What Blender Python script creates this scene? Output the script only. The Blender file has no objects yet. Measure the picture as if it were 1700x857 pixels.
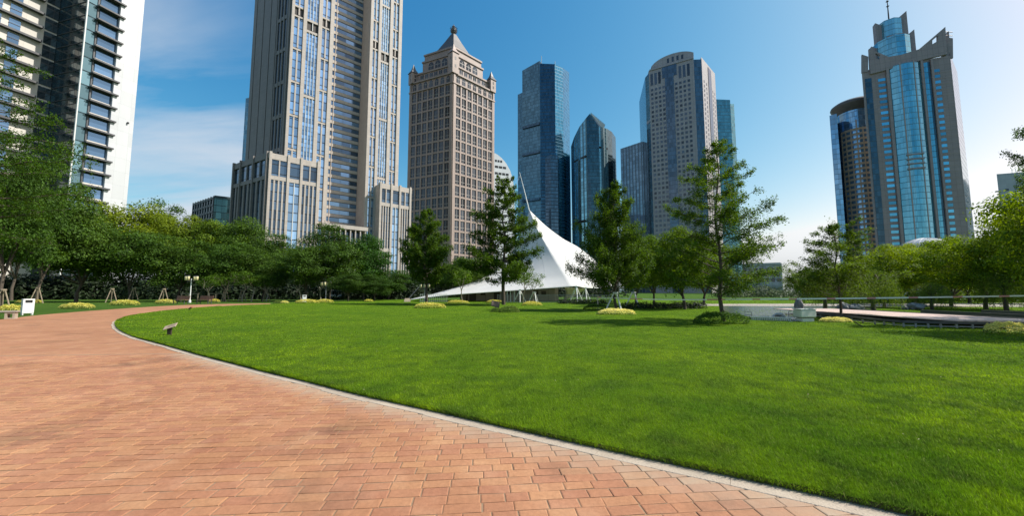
import bpy, math, random
import numpy as np
from mathutils import Matrix, Vector

# ------------------------------------------------------------------ camera, sky, sun, exposure
scene = bpy.context.scene
COL = scene.collection
PITCH = math.radians(5.0)
FOC, CU, CV, EYE = 640.0, 850.0, 428.5, 1.4
cam_data = bpy.data.cameras.new("camera")
cam_data.sensor_width = 36.0
cam_data.lens = 36.0 * FOC / 1700.0
cam_data.clip_start = 0.05
cam_data.clip_end = 6000.0
cam = bpy.data.objects.new("camera", cam_data)
cam.location = (0, 0, EYE)
cam.rotation_euler = (math.radians(90) + PITCH, 0, 0)
COL.objects.link(cam)
scene.camera = cam

SUN_AZ = math.radians(1.0)      # counter-clockwise from +X (the right of the picture)
SUN_EL = math.radians(46.0)
world = bpy.data.worlds.new("World")
scene.world = world
world.use_nodes = True
wn, wl = world.node_tree.nodes, world.node_tree.links
wn.clear()
w_out = wn.new("ShaderNodeOutputWorld")
w_bg = wn.new("ShaderNodeBackground")
w_sky = wn.new("ShaderNodeTexSky")
w_sky.sky_type = 'NISHITA'
w_sky.sun_disc = False
w_sky.sun_elevation = SUN_EL
w_sky.sun_rotation = math.radians(90) - SUN_AZ
w_sky.altitude = 0
w_sky.air_density = 1.0
w_sky.dust_density = 1.5
w_sky.ozone_density = 1.0
w_bg.inputs['Strength'].default_value = 0.079
# thin high cirrus, drawn on a flat layer far above the whole place
w_tc = wn.new("ShaderNodeTexCoord")
w_sep = wn.new("ShaderNodeSeparateXYZ")
wl.new(w_tc.outputs['Generated'], w_sep.inputs[0])
w_max = wn.new("ShaderNodeMath"); w_max.operation = 'MAXIMUM'; w_max.inputs[1].default_value = 0.04
wl.new(w_sep.outputs['Z'], w_max.inputs[0])
w_add = wn.new("ShaderNodeMath"); w_add.operation = 'ADD'; w_add.inputs[1].default_value = 0.18
wl.new(w_max.outputs[0], w_add.inputs[0])
w_dx = wn.new("ShaderNodeMath"); w_dx.operation = 'DIVIDE'
w_dy = wn.new("ShaderNodeMath"); w_dy.operation = 'DIVIDE'
wl.new(w_sep.outputs['X'], w_dx.inputs[0]); wl.new(w_add.outputs[0], w_dx.inputs[1])
wl.new(w_sep.outputs['Y'], w_dy.inputs[0]); wl.new(w_add.outputs[0], w_dy.inputs[1])
w_cmb = wn.new("ShaderNodeCombineXYZ")
wl.new(w_dx.outputs[0], w_cmb.inputs[0]); wl.new(w_dy.outputs[0], w_cmb.inputs[1])
w_map = wn.new("ShaderNodeMapping")
w_map.inputs['Location'].default_value = (0.35, 0.0, 0.0)
w_map.inputs['Rotation'].default_value = (0, 0, math.radians(-28))
w_map.inputs['Scale'].default_value = (0.34, 1.25, 1.0)
wl.new(w_cmb.outputs[0], w_map.inputs[0])
w_n1 = wn.new("ShaderNodeTexNoise"); w_n1.inputs['Scale'].default_value = 1.1
w_n1.inputs['Detail'].default_value = 7; w_n1.inputs['Roughness'].default_value = 0.55
w_n1.inputs['Distortion'].default_value = 0.5
wl.new(w_map.outputs[0], w_n1.inputs['Vector'])
w_n2 = wn.new("ShaderNodeTexNoise"); w_n2.inputs['Scale'].default_value = 0.42
w_n2.inputs['Detail'].default_value = 2
w_map2 = wn.new("ShaderNodeMapping"); w_map2.inputs['Location'].default_value = (3.1, 1.7, 0)
wl.new(w_cmb.outputs[0], w_map2.inputs[0]); wl.new(w_map2.outputs[0], w_n2.inputs['Vector'])
# the cirrus lies as a bank over the west (left) half of the sky
w_bk = wn.new("ShaderNodeMath"); w_bk.operation = 'MULTIPLY_ADD'; w_bk.inputs[1].default_value = 1.3; w_bk.inputs[2].default_value = -0.65
wl.new(w_n2.outputs['Fac'], w_bk.inputs[0])
w_bs = wn.new("ShaderNodeMath"); w_bs.operation = 'SUBTRACT'
wl.new(w_dx.outputs[0], w_bs.inputs[0]); wl.new(w_bk.outputs[0], w_bs.inputs[1])
w_bm = wn.new("ShaderNodeMapRange"); w_bm.interpolation_type = 'SMOOTHSTEP'
w_bm.inputs['From Min'].default_value = -0.40; w_bm.inputs['From Max'].default_value = -1.05
wl.new(w_bs.outputs[0], w_bm.inputs['Value'])
w_nr = wn.new("ShaderNodeMapRange"); w_nr.inputs['From Min'].default_value = 0.37; w_nr.inputs['From Max'].default_value = 0.60
wl.new(w_n1.outputs['Fac'], w_nr.inputs['Value'])
w_mul = wn.new("ShaderNodeMath"); w_mul.operation = 'MULTIPLY'
wl.new(w_nr.outputs[0], w_mul.inputs[0]); wl.new(w_bm.outputs[0], w_mul.inputs[1])
w_rmp = wn.new("ShaderNodeMapRange")
w_rmp.inputs['From Min'].default_value = 0.0; w_rmp.inputs['From Max'].default_value = 1.0
w_rmp.inputs['To Min'].default_value = 0.0; w_rmp.inputs['To Max'].default_value = 0.95
wl.new(w_mul.outputs[0], w_rmp.inputs['Value'])
w_mix = wn.new("ShaderNodeMix"); w_mix.data_type = 'RGBA'
w_mix.inputs['B'].default_value = (5.9, 6.5, 7.3, 1)
wl.new(w_rmp.outputs[0], w_mix.inputs['Factor'])
# the clear, deep blue of the day: one colour grade for the whole sky
w_sc = wn.new("ShaderNodeSeparateColor"); w_cc = wn.new("ShaderNodeCombineColor")
wl.new(w_sky.outputs[0], w_sc.inputs[0])
w_ch = []
for ch, gam, gain in ((0, 2.08, 235.6), (1, 1.12, 41.3), (2, 0.72, 21.4)):
    w_a = wn.new("ShaderNodeMath"); w_a.operation = 'MULTIPLY'; w_a.inputs[1].default_value = 0.044
    w_b = wn.new("ShaderNodeMath"); w_b.operation = 'POWER'; w_b.inputs[1].default_value = gam
    w_c = wn.new("ShaderNodeMath"); w_c.operation = 'MULTIPLY'; w_c.inputs[1].default_value = gain
    wl.new(w_sc.outputs[ch], w_a.inputs[0]); wl.new(w_a.outputs[0], w_b.inputs[0])
    wl.new(w_b.outputs[0], w_c.inputs[0]); w_ch.append(w_c)
for ch, k in ((0, 0.96), (1, 0.985)):   # no colour cast in the haze at the horizon
    w_k = wn.new("ShaderNodeMath"); w_k.operation = 'MULTIPLY'; w_k.inputs[1].default_value = k
    w_m = wn.new("ShaderNodeMath"); w_m.operation = 'MINIMUM'
    wl.new(w_ch[2].outputs[0], w_k.inputs[0]); wl.new(w_k.outputs[0], w_m.inputs[1]); wl.new(w_ch[ch].outputs[0], w_m.inputs[0])
    wl.new(w_m.outputs[0], w_cc.inputs[ch])
wl.new(w_ch[2].outputs[0], w_cc.inputs[2])
wl.new(w_cc.outputs[0], w_mix.inputs['A'])
wl.new(w_mix.outputs['Result'], w_bg.inputs['Color'])
wl.new(w_bg.outputs[0], w_out.inputs['Surface'])

sun_data = bpy.data.lights.new("sun", 'SUN')
sun_data.energy = 5.0
sun_data.angle = math.radians(0.53)
sun_data.color = (1.0, 0.95, 0.87)
sun = bpy.data.objects.new("sun", sun_data)
sun_dir = Vector((math.cos(SUN_EL) * math.cos(SUN_AZ), math.cos(SUN_EL) * math.sin(SUN_AZ), math.sin(SUN_EL)))
sun.rotation_euler = sun_dir.to_track_quat('Z', 'Y').to_euler()
sun.location = (120, 30, 150)
COL.objects.link(sun)

scene.view_settings.view_transform = 'Standard'
scene.view_settings.look = 'None'
scene.view_settings.gamma = 1.0
scene.view_settings.use_curve_mapping = False
scene.view_settings.exposure = 0.5

# ------------------------------------------------------------------ layout helpers
SP, CP = math.sin(PITCH), math.cos(PITCH)
def ray(u, v):
    a, b = (u - CU) / FOC, (CV - v) / FOC
    return a, CP - SP * b, SP + CP * b
def pt(u, v, Y):
    x, y, z = ray(u, v)
    return np.array((x * Y / y, Y, EYE + z * Y / y))
def xy(u, v, Y): return pt(u, v, Y)[:2]
def zat(v, Y): return pt(850, v, Y)[2]
def gd(u, v, z=0.0):
    x, y, zz = ray(u, v)
    k = (z - EYE) / zz
    return np.array((x * k, y * k, z))
def tan_of(u, v):
    x, y, z = ray(u, v)
    return x / y

# ------------------------------------------------------------------ object helpers
WM = {}
def tag(o, label=None, cat=None, group=None, kind=None):
    if label: o["label"] = label
    if cat: o["category"] = cat
    if group: o["group"] = group
    if kind: o["kind"] = kind
    return o
def link(o, parent=None):
    COL.objects.link(o)
    WM[o.name] = Matrix.LocRotScale(o.location, o.rotation_euler, o.scale)
    if parent is not None:
        o.parent = parent
        o.matrix_parent_inverse = WM[parent.name].inverted()
    return o
def empty(name, loc, label=None, cat=None, group=None):
    o = bpy.data.objects.new(name, None)
    o.empty_display_size = 0.3
    o.location = [float(c) for c in loc]
    tag(o, label, cat, group)
    return link(o)
def mesh_obj(name, me, parent=None, loc=(0, 0, 0), rz=0.0, scale=(1, 1, 1)):
    o = bpy.data.objects.new(name, me)
    o.location = loc; o.rotation_euler = (0, 0, rz); o.scale = scale
    return link(o, parent)
def copy_tree(o, parent=None, first=True):
    c = o.copy()
    COL.objects.link(c)
    if not first: c.parent = parent
    for ch in o.children: copy_tree(ch, c, False)
    return c

class MB:
    """collects polygons; build() makes one mesh"""
    def __init__(s): s.v = []; s.f = []; s.m = []; s.n = 0
    def add(s, V, F, mi=0):
        V = np.asarray(V, float).reshape(-1, 3)
        F = np.asarray(F, int)
        s.v.append(V); s.f.append(F + s.n); s.m.append(np.full(len(F), mi)); s.n += len(V)
    def box(s, c, size, rz=0.0, mi=0, taper=1.0):
        h = np.array(size) / 2.0
        P = np.array([(-1,-1,-1),(1,-1,-1),(1,1,-1),(-1,1,-1),(-1,-1,1),(1,-1,1),(1,1,1),(-1,1,1)], float) * h
        P[4:, :2] *= taper
        cs, sn = math.cos(rz), math.sin(rz)
        P = np.c_[P[:,0]*cs - P[:,1]*sn, P[:,0]*sn + P[:,1]*cs, P[:,2]] + np.array(c)
        s.add(P, [(0,3,2,1),(4,5,6,7),(0,1,5,4),(1,2,6,5),(2,3,7,6),(3,0,4,7)], mi)
    def tube(s, pts, rad, seg=6, mi=0, cap=True):
        pts = np.asarray(pts, float); n = len(pts)
        rad = np.broadcast_to(np.asarray(rad, float), (n,))
        T = np.gradient(pts, axis=0); T /= np.linalg.norm(T, axis=1)[:, None] + 1e-9
        ref = np.where(np.abs(T[:, 2:3]) > 0.9, np.array([[1., 0, 0]]), np.array([[0, 0, 1.]]))
        U = np.cross(T, ref); U /= np.linalg.norm(U, axis=1)[:, None] + 1e-9
        W = np.cross(T, U)
        a = np.linspace(0, 2*math.pi, seg, endpoint=False)
        V = (pts[:, None] + rad[:, None, None] * (U[:, None]*np.cos(a)[None,:,None] + W[:, None]*np.sin(a)[None,:,None])).reshape(-1, 3)
        i = np.arange(n-1)[:, None]*seg; j = np.arange(seg)[None]; j2 = (j+1) % seg
        F = np.stack([i+j, i+j2, i+seg+j2, i+seg+j], -1).reshape(-1, 4)
        s.add(V, F, mi)
        if cap and seg > 2:
            for k in (0, n-1):
                c = np.r_[V[k*seg:(k+1)*seg], pts[k:k+1]]
                s.add(c, [(q, (q+1) % seg, seg) for q in range(seg)], mi)
    def bar(s, a, b, r, seg=6, mi=0): s.tube([a, b], [r, r], seg, mi)
    def lathe(s, prof, seg=12, mi=0, c=(0,0,0), a0=0.0):
        a = np.linspace(0, 2*math.pi, seg, endpoint=False) + a0
        prof = np.asarray(prof, float); n = len(prof)
        V = np.stack([prof[:,0:1]*np.cos(a), prof[:,0:1]*np.sin(a), np.repeat(prof[:,1:2], seg, 1)], -1).reshape(-1,3) + np.array(c)
        i = np.arange(n-1)[:, None]*seg; j = np.arange(seg)[None]; j2 = (j+1) % seg
        s.add(V, np.stack([i+j, i+j2, i+seg+j2, i+seg+j], -1).reshape(-1, 4), mi)
    def prism(s, plan, z0, z1, mi=0, cap_mi=None):
        """plan: 2D polygon; z0 / z1 scalar or one value for each corner"""
        plan = np.asarray(plan, float); n = len(plan)
        z0 = np.broadcast_to(np.asarray(z0, float), (n,)); z1 = np.broadcast_to(np.asarray(z1, float), (n,))
        area = 0.5*np.sum(plan[:,0]*np.roll(plan[:,1],-1) - plan[:,1]*np.roll(plan[:,0],-1))
        if area < 0: plan, z0, z1 = plan[::-1], z0[::-1], z1[::-1]
        V = np.r_[np.c_[plan, z0], np.c_[plan, z1]]
        s.add(V, [(i, (i+1) % n, n+(i+1) % n, n+i) for i in range(n)], mi)
        c = plan.mean(0); cm = mi if cap_mi is None else cap_mi
        s.add(np.r_[np.c_[plan, z1], [[c[0], c[1], z1.mean()]]], [(i, (i+1) % n, n) for i in range(n)], cm)
    def mesh(s, name, mats, smooth=False):
        me = bpy.data.meshes.new(name)
        V = np.concatenate(s.v).astype(np.float32)
        lt = np.concatenate([np.full(len(f), f.shape[1]) for f in s.f])
        lv = np.concatenate([f.ravel() for f in s.f])
        me.vertices.add(len(V)); me.vertices.foreach_set('co', V.ravel())
        me.loops.add(len(lv)); me.loops.foreach_set('vertex_index', lv.astype(np.int32))
        me.polygons.add(len(lt))
        me.polygons.foreach_set('loop_start', np.r_[0, np.cumsum(lt)[:-1]].astype(np.int32))
        me.polygons.foreach_set('material_index', np.concatenate(s.m).astype(np.int32))
        me.polygons.foreach_set('use_smooth', np.full(len(lt), smooth))
        for m in (mats if isinstance(mats, (list, tuple)) else [mats]): me.materials.append(m)
        me.update(calc_edges=True); me.validate()
        return me
    def build(s, name, mats, parent=None, smooth=False, loc=(0,0,0)):
        return mesh_obj(name, s.mesh(name, mats, smooth), parent, loc)

UNIT = {}
def unit_box(m):
    if m.name not in UNIT:
        b = MB(); b.box((0,0,0), (1,1,1)); UNIT[m.name] = b.mesh("box", m)
    return UNIT[m.name]
def bx(name, parent, m, c, size, rz=0.0):
    return mesh_obj(name, unit_box(m), parent, [float(q) for q in c], rz, [float(q) for q in size])

class Face:
    """one upright facade: s runs left to right as seen from outside, o outwards, z up"""
    def __init__(f, A, B):
        f.A = np.array(A[:2], float); d = np.array(B[:2], float) - f.A
        f.L = float(np.hypot(*d)); f.d = d / f.L; f.n = np.array((f.d[1], -f.d[0])); f.rz = math.atan2(f.d[1], f.d[0])
    def p(f, s, o=0.0): return f.A + f.d*s + f.n*o
    def s_at(f, u, v, o=0.0):
        t = tan_of(u, v); A = f.A + f.n*o
        return float((t*A[1] - A[0]) / (f.d[0] - t*f.d[1]))
    def off(f, o, s0=0.0, s1=None):
        return Face(f.p(s0, o), f.p(f.L if s1 is None else s1, o))
    def box(f, name, par, m, s0, s1, z0, z1, o0, o1):
        c = f.p((s0+s1)/2, (o0+o1)/2)
        return bx(name, par, m, (c[0], c[1], (z0+z1)/2), (abs(s1-s0), abs(o1-o0), abs(z1-z0)), f.rz)
    def put(f, name, par, me, s, z, o, sc=(1,1,1)):
        c = f.p(s, o)
        return mesh_obj(name, me, par, (float(c[0]), float(c[1]), float(z)), f.rz, sc)

# ------------------------------------------------------------------ materials
class NT:
    def __init__(s, name):
        s.m = bpy.data.materials.new(name); s.m.use_nodes = True
        s.t = s.m.node_tree; s.t.nodes.clear()
        s.out = s.n("ShaderNodeOutputMaterial")
    def n(s, typ, props=None, **ins):
        nd = s.t.nodes.new(typ)
        for k, v in (props or {}).items(): setattr(nd, k, v)
        for k, v in ins.items(): s.set(nd, k.replace('_', ' '), v)
        return nd
    def set(s, nd, key, v):
        sock = nd.inputs[int(key)] if key.isdigit() else nd.inputs[key]
        if isinstance(v, bpy.types.NodeSocket): s.t.links.new(v, sock)
        elif isinstance(v, bpy.types.Node): s.t.links.new(v.outputs[0], sock)
        else:
            if isinstance(v, (tuple, list)) and len(v) == 3 and sock.type == 'RGBA': v = (*v, 1)
            sock.default_value = v
    def math(s, op, a, b=None):
        nd = s.n("ShaderNodeMath", {'operation': op}); s.set(nd, '0', a)
        if b is not None: s.set(nd, '1', b)
        return nd.outputs[0]
    def vmath(s, op, a, b=None, out=0):
        nd = s.n("ShaderNodeVectorMath", {'operation': op}); s.set(nd, '0', a)
        if b is not None: s.set(nd, '1', b)
        return nd.outputs[out]
    def mix(s, f, a, b):
        nd = s.n("ShaderNodeMix", {'data_type': 'RGBA'}); s.set(nd, 'Factor', f); s.set(nd, 'A', a); s.set(nd, 'B', b)
        return nd.outputs['Result']
    def hsv(s, col, h=0.5, sa=1.0, v=1.0):
        return s.n("ShaderNodeHueSaturation", Hue=h, Saturation=sa, Value=v, Color=col).outputs[0]
    def mul(s, a, b):
        nd = s.n("ShaderNodeMix", {'data_type': 'RGBA', 'blend_type': 'MULTIPLY'}, Factor=1.0); s.set(nd, 'A', a); s.set(nd, 'B', b)
        return nd.outputs['Result']
    def rng(s, v, a, b, c=0.0, d=1.0):
        nd = s.n("ShaderNodeMapRange"); s.set(nd, 'Value', v)
        for k, q in zip(('From Min', 'From Max', 'To Min', 'To Max'), (a, b, c, d)): nd.inputs[k].default_value = q
        return nd.outputs[0]
    def noise(s, vec, scale, detail=3, rough=0.5, dist=0.0):
        return s.n("ShaderNodeTexNoise", Vector=vec, Scale=scale, Detail=detail, Roughness=rough, Distortion=dist).outputs['Fac']
    def pos(s): return s.n("ShaderNodeNewGeometry").outputs['Position']
    def bump(s, h, st=0.3, dist=0.02):
        return s.n("ShaderNodeBump", Height=h, Strength=st, Distance=dist).outputs[0]
    def bsdf(s, **k):
        b = s.n("ShaderNodeBsdfPrincipled", **k)
        s.t.links.new(b.outputs[0], s.out.inputs[0]); return b

def M(name, c, c2=None, scale=0.5, rough=0.65, metal=0.0, spec=0.4, bump=0.0, bscale=20.0, objrand=0.0, streak=False):
    t = NT(name); pos = t.pos()
    vec = t.vmath('MULTIPLY', pos, (1, 1, 0.15)) if streak else pos
    col = c
    if c2 is not None:
        col = t.mix(t.rng(t.noise(vec, scale, 5, 0.6), 0.3, 0.7), c, c2)
    if objrand:
        r = t.n("ShaderNodeObjectInfo").outputs['Random']
        col = t.hsv(col, v=t.rng(r, 0, 1, 1-objrand, 1+objrand)) if c2 is not None else t.hsv(t.n("ShaderNodeRGB").outputs[0], v=t.rng(r, 0, 1, 1-objrand, 1+objrand))
        if c2 is None: t.t.nodes['RGB'].outputs[0].default_value = (*c, 1)
    b = t.bsdf(Roughness=rough, Metallic=metal)
    b.inputs['Specular IOR Level'].default_value = spec
    t.set(b, 'Base Color', col)
    if bump: t.set(b, 'Normal', t.bump(t.noise(pos, bscale, 4, 0.6), bump, 0.02))
    return t.m

def stone_panels(name, c, c2, ph, pw, joint, rough=0.6):
    """stone cladding: thin joints, panel-to-panel variation, weather streaks"""
    t = NT(name); g = t.n("ShaderNodeNewGeometry"); pos = g.outputs['Position']
    tang = t.vmath('CROSS_PRODUCT', g.outputs['True Normal'], (0, 0, 1))
    s = t.vmath('DOT_PRODUCT', pos, tang, out=1)
    z = t.n("ShaderNodeSeparateXYZ", Vector=pos).outputs['Z']
    zc, sc = t.math('DIVIDE', z, ph), t.math('DIVIDE', s, pw)
    cell = t.n("ShaderNodeCombineXYZ", X=t.math('FLOOR', sc), Y=t.math('FLOOR', zc))
    wn_ = t.n("ShaderNodeTexWhiteNoise", Vector=cell.outputs[0]).outputs['Value']
    col = t.mix(t.rng(t.noise(t.vmath('MULTIPLY', pos, (1, 1, .12)), 0.35, 5, .6), .3, .7), c, c2)
    col = t.hsv(col, v=t.rng(wn_, 0, 1, .93, 1.05))
    lz = t.math('LESS_THAN', t.math('FRACT', zc), joint/ph)
    ls = t.math('LESS_THAN', t.math('FRACT', sc), joint/pw)
    col = t.mix(t.math('MULTIPLY', t.math('MAXIMUM', lz, ls), .55), col, tuple(q*.35 for q in c))
    b = t.bsdf(Roughness=rough); t.set(b, 'Base Color', col)
    return t.m

def glass_wall(name, tint, tint2, line, fh=3.9, fw=1.5, lz=0.16, ls=0.06, band=0.0, bandc=None, rough=0.06, metal=0.75, var=0.25):
    """curtain wall seen from far off: storey lines, mullions, panes that differ a little"""
    t = NT(name); g = t.n("ShaderNodeNewGeometry"); pos = g.outputs['Position']
    tang = t.vmath('CROSS_PRODUCT', g.outputs['True Normal'], (0, 0, 1))
    s = t.vmath('DOT_PRODUCT', pos, tang, out=1)
    z = t.n("ShaderNodeSeparateXYZ", Vector=pos).outputs['Z']
    zc, sc = t.math('DIVIDE', z, fh), t.math('DIVIDE', s, fw)
    cell = t.n("ShaderNodeCombineXYZ", X=t.math('FLOOR', sc), Y=t.math('FLOOR', zc))
    wno = t.n("ShaderNodeTexWhiteNoise", Vector=cell.outputs[0])
    big = t.noise(pos, 0.03, 3, 0.5)
    col = t.mix(t.rng(big, .35, .65), tint, tint2)
    col = t.hsv(col, v=t.rng(wno.outputs['Value'], 0, 1, 1-var, 1+var))
    fz = t.math('FRACT', zc)
    if band: col = t.mix(t.math('LESS_THAN', fz, band), col, bandc)
    m1 = t.math('LESS_THAN', fz, lz/fh) if lz else 0.0
    m2 = t.math('LESS_THAN', t.math('FRACT', sc), ls/fw) if ls else 0.0
    lm = t.math('MAXIMUM', m1, m2)
    col = t.mix(lm, col, line)
    nrm = t.vmath('ADD', g.outputs['Normal'], t.vmath('MULTIPLY', t.vmath('SUBTRACT', wno.outputs['Color'], (.5, .5, .5)), (.006, .006, .006)))
    b = t.bsdf(); t.set(b, 'Base Color', col); t.set(b, 'Normal', t.vmath('NORMALIZE', nrm))
    t.set(b, 'Metallic', t.math('MULTIPLY', t.math('SUBTRACT', 1.0, lm), metal))
    t.set(b, 'Roughness', t.math('ADD', t.math('MULTIPLY', lm, .4), rough))
    return t.m

def glass(name, c, var=0.3, metal=0.7, rough=0.05, fh=0.0):
    """one window pane each: every pane tilts and tints a little"""
    t = NT(name); oi = t.n("ShaderNodeObjectInfo").outputs['Random']; g = t.n("ShaderNodeNewGeometry")
    rgb = t.n("ShaderNodeRGB"); rgb.outputs[0].default_value = (*c, 1)
    cell = oi
    pos = g.outputs['Position']
    z = t.n("ShaderNodeSeparateXYZ", Vector=pos).outputs['Z']
    if fh:
        cell = t.n("ShaderNodeTexWhiteNoise", {'noise_dimensions': '2D'}, Vector=t.n("ShaderNodeCombineXYZ", X=t.math('MULTIPLY', oi, 91.7), Y=t.math('FLOOR', t.math('DIVIDE', z, fh)))).outputs['Value']
    col = t.hsv(rgb.outputs[0], v=t.rng(cell, 0, 1, 1-var, 1+var))
    if fh: col = t.mix(t.math('LESS_THAN', t.math('FRACT', t.math('DIVIDE', z, fh)), .10), col, (.05, .055, .06))
    wno = t.n("ShaderNodeTexWhiteNoise", {'noise_dimensions': '1D'}, W=cell)
    nrm = t.vmath('ADD', g.outputs['Normal'], t.vmath('MULTIPLY', t.vmath('SUBTRACT', wno.outputs['Color'], (.5, .5, .5)), (.02, .02, .02)))
    b = t.bsdf(Roughness=rough, Metallic=metal); t.set(b, 'Base Color', col); t.set(b, 'Normal', t.vmath('NORMALIZE', nrm))
    return t.m

def leaf_mat(name, c, c2, trans=0.3, var=0.4, rough=0.55, spec=0.14):
    t = NT(name); g = t.n("ShaderNodeNewGeometry"); oi = t.n("ShaderNodeObjectInfo")
    r = g.outputs['Random Per Island']
    cl = t.rng(t.noise(g.outputs['Position'], 0.55, 2), .35, .65)
    col = t.mix(t.math('MULTIPLY_ADD', r, 0.5) if False else t.math('ADD', t.math('MULTIPLY', r, .5), t.math('MULTIPLY', cl, .5)), c, c2)
    col = t.hsv(col, v=t.rng(r, 0, 1, 1-var, 1+var))
    col = t.mul(col, oi.outputs['Color'])
    b = t.n("ShaderNodeBsdfPrincipled", Roughness=rough); b.inputs['Specular IOR Level'].default_value = spec
    t.set(b, 'Base Color', col)
    tr = t.n("ShaderNodeBsdfTranslucent"); t.set(tr, 'Color', t.hsv(col, h=.487, sa=1.1, v=1.5))
    mx = t.n("ShaderNodeMixShader", Fac=trans)
    t.t.links.new(b.outputs[0], mx.inputs[1]); t.t.links.new(tr.outputs[0], mx.inputs[2])
    t.t.links.new(mx.outputs[0], t.out.inputs[0])
    return t.m

rnd = random.Random(7)
# ------------------------------------------------------------------ ground, path, kerb, lawn
def catmull(P, step):
    P = np.asarray(P, float); Q = np.r_[[2*P[0]-P[1]], P, [2*P[-1]-P[-2]]]
    out = []
    for i in range(1, len(Q)-2):
        p0, p1, p2, p3 = Q[i-1:i+3]
        t = np.linspace(0, 1, 24, endpoint=False)[:, None]
        out.append(.5*((2*p1) + (-p0+p2)*t + (2*p0-5*p1+4*p2-p3)*t**2 + (-p0+3*p1-3*p2+p3)*t**3))
    C = np.concatenate(out + [[P[-1]]])
    L = np.r_[0, np.cumsum(np.hypot(*np.diff(C, axis=0).T))]
    s = np.linspace(0, L[-1], max(3, int(L[-1]/step)))
    return np.c_[np.interp(s, L, C[:, 0]), np.interp(s, L, C[:, 1])]
def smooth(C, k):
    for _ in range(k): C[1:-1] = .25*C[:-2] + .5*C[1:-1] + .25*C[2:]
    return C
edge_px = [(1900,950),(1680,900),(1482,855),(1394,834),(1270,806),(1147,781),(1023,755),(900,726.5),(823,709.4),(700,681),(585,656),(526,639.5),
           (452,622),(390,606),(333,591),(286,577.7),(254,568.6),(227,561.6),(204.7,552),(194,543),(195,534.5),(202,531),(217,526),
           (242,522),(279,517),(316,513.5),(353,510.5),(402,507.6),(449,506)]
EDGE = smooth(catmull([gd(u, v)[:2] for u, v in edge_px], 0.2), 12)
outer_px = [(-140,545),(0,531),(60,524),(130,518),(200,513),(270,508.5),(330,506),(370,505),(415,504.4),(449,504.2)]
OUTER = smooth(catmull([gd(u, v)[:2] for u, v in outer_px], 0.4), 12)

def inside(P, poly):
    x, y = P[:, 0], P[:, 1]; r = np.zeros(len(P), bool); j = len(poly)-1
    for i in range(len(poly)):
        xi, yi = poly[i]; xj, yj = poly[j]
        c = (yi > y) != (yj > y)
        with np.errstate(divide='ignore', invalid='ignore'):
            r ^= c & (x < (xj-xi)*(y-yi)/(yj-yi+1e-12) + xi)
        j = i
    return r
def seg_dist(P, C):
    d = np.full(len(P), 1e9)
    for k in range(0, len(P), 20000):
        q = P[k:k+20000]
        d[k:k+20000] = np.sqrt(((q[:, None]-C[None, ::2])**2).sum(-1)).min(1)
    return d
def sheet(name, poly, z, m, parent=None, skirt=0.0):
    from mathutils.geometry import tessellate_polygon
    poly = np.asarray(poly, float)
    tri = tessellate_polygon([[Vector((p[0], p[1], 0)) for p in poly]])
    tri = [t if np.cross(poly[t[1]]-poly[t[0]], poly[t[2]]-poly[t[0]]) > 0 else t[::-1] for t in tri]
    b = MB(); b.add(np.c_[poly, np.full(len(poly), z)], tri)
    if skirt:
        n = len(poly); a = 0.5*np.sum(poly[:,0]*np.roll(poly[:,1],-1) - poly[:,1]*np.roll(poly[:,0],-1))
        V = np.r_[np.c_[poly, np.full(n, z)], np.c_[poly, np.full(n, z-skirt)]]
        F = [(i, n+i, n+(i+1) % n, (i+1) % n) for i in range(n)]
        b.add(V, F if a > 0 else [f[::-1] for f in F])
    return b.build(name, m, parent)

def grass_sheet(name, ca, cb, cc):
    t = NT(name); pos = t.pos()
    n1 = t.noise(pos, 0.38, 5, .65, .6); n2 = t.noise(pos, 2.2, 4, .65, .5); n3 = t.noise(t.vmath('MULTIPLY', pos, (1, .6, 1)), 60, 3, .7)
    col = t.mix(t.rng(n1, .35, .68), ca, cb)
    col = t.mix(t.rng(n2, .45, .75, 0, .6), col, cc)
    col = t.hsv(col, v=t.rng(n3, .3, .7, .55, 1.3))
    b = t.bsdf(Roughness=.8); b.inputs['Specular IOR Level'].default_value = .04
    t.set(b, 'Base Color', col)
    t.set(b, 'Normal', t.bump(t.math('ADD', n3, t.math('MULTIPLY', n2, 2.0)), .9, .06))
    return t.m
m_ground = grass_sheet("outer_grass", (.050, .105, .016), (.070, .130, .020), (.035, .075, .014))
m_lawn = grass_sheet("lawn_turf", (.075, .150, .008), (.110, .190, .009), (.050, .105, .008))
ground = sheet("ground", [(-880, -180), (880, -180), (880, 980), (-880, 980)], 0.0, m_ground)
tag(ground, kind="structure")

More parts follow.
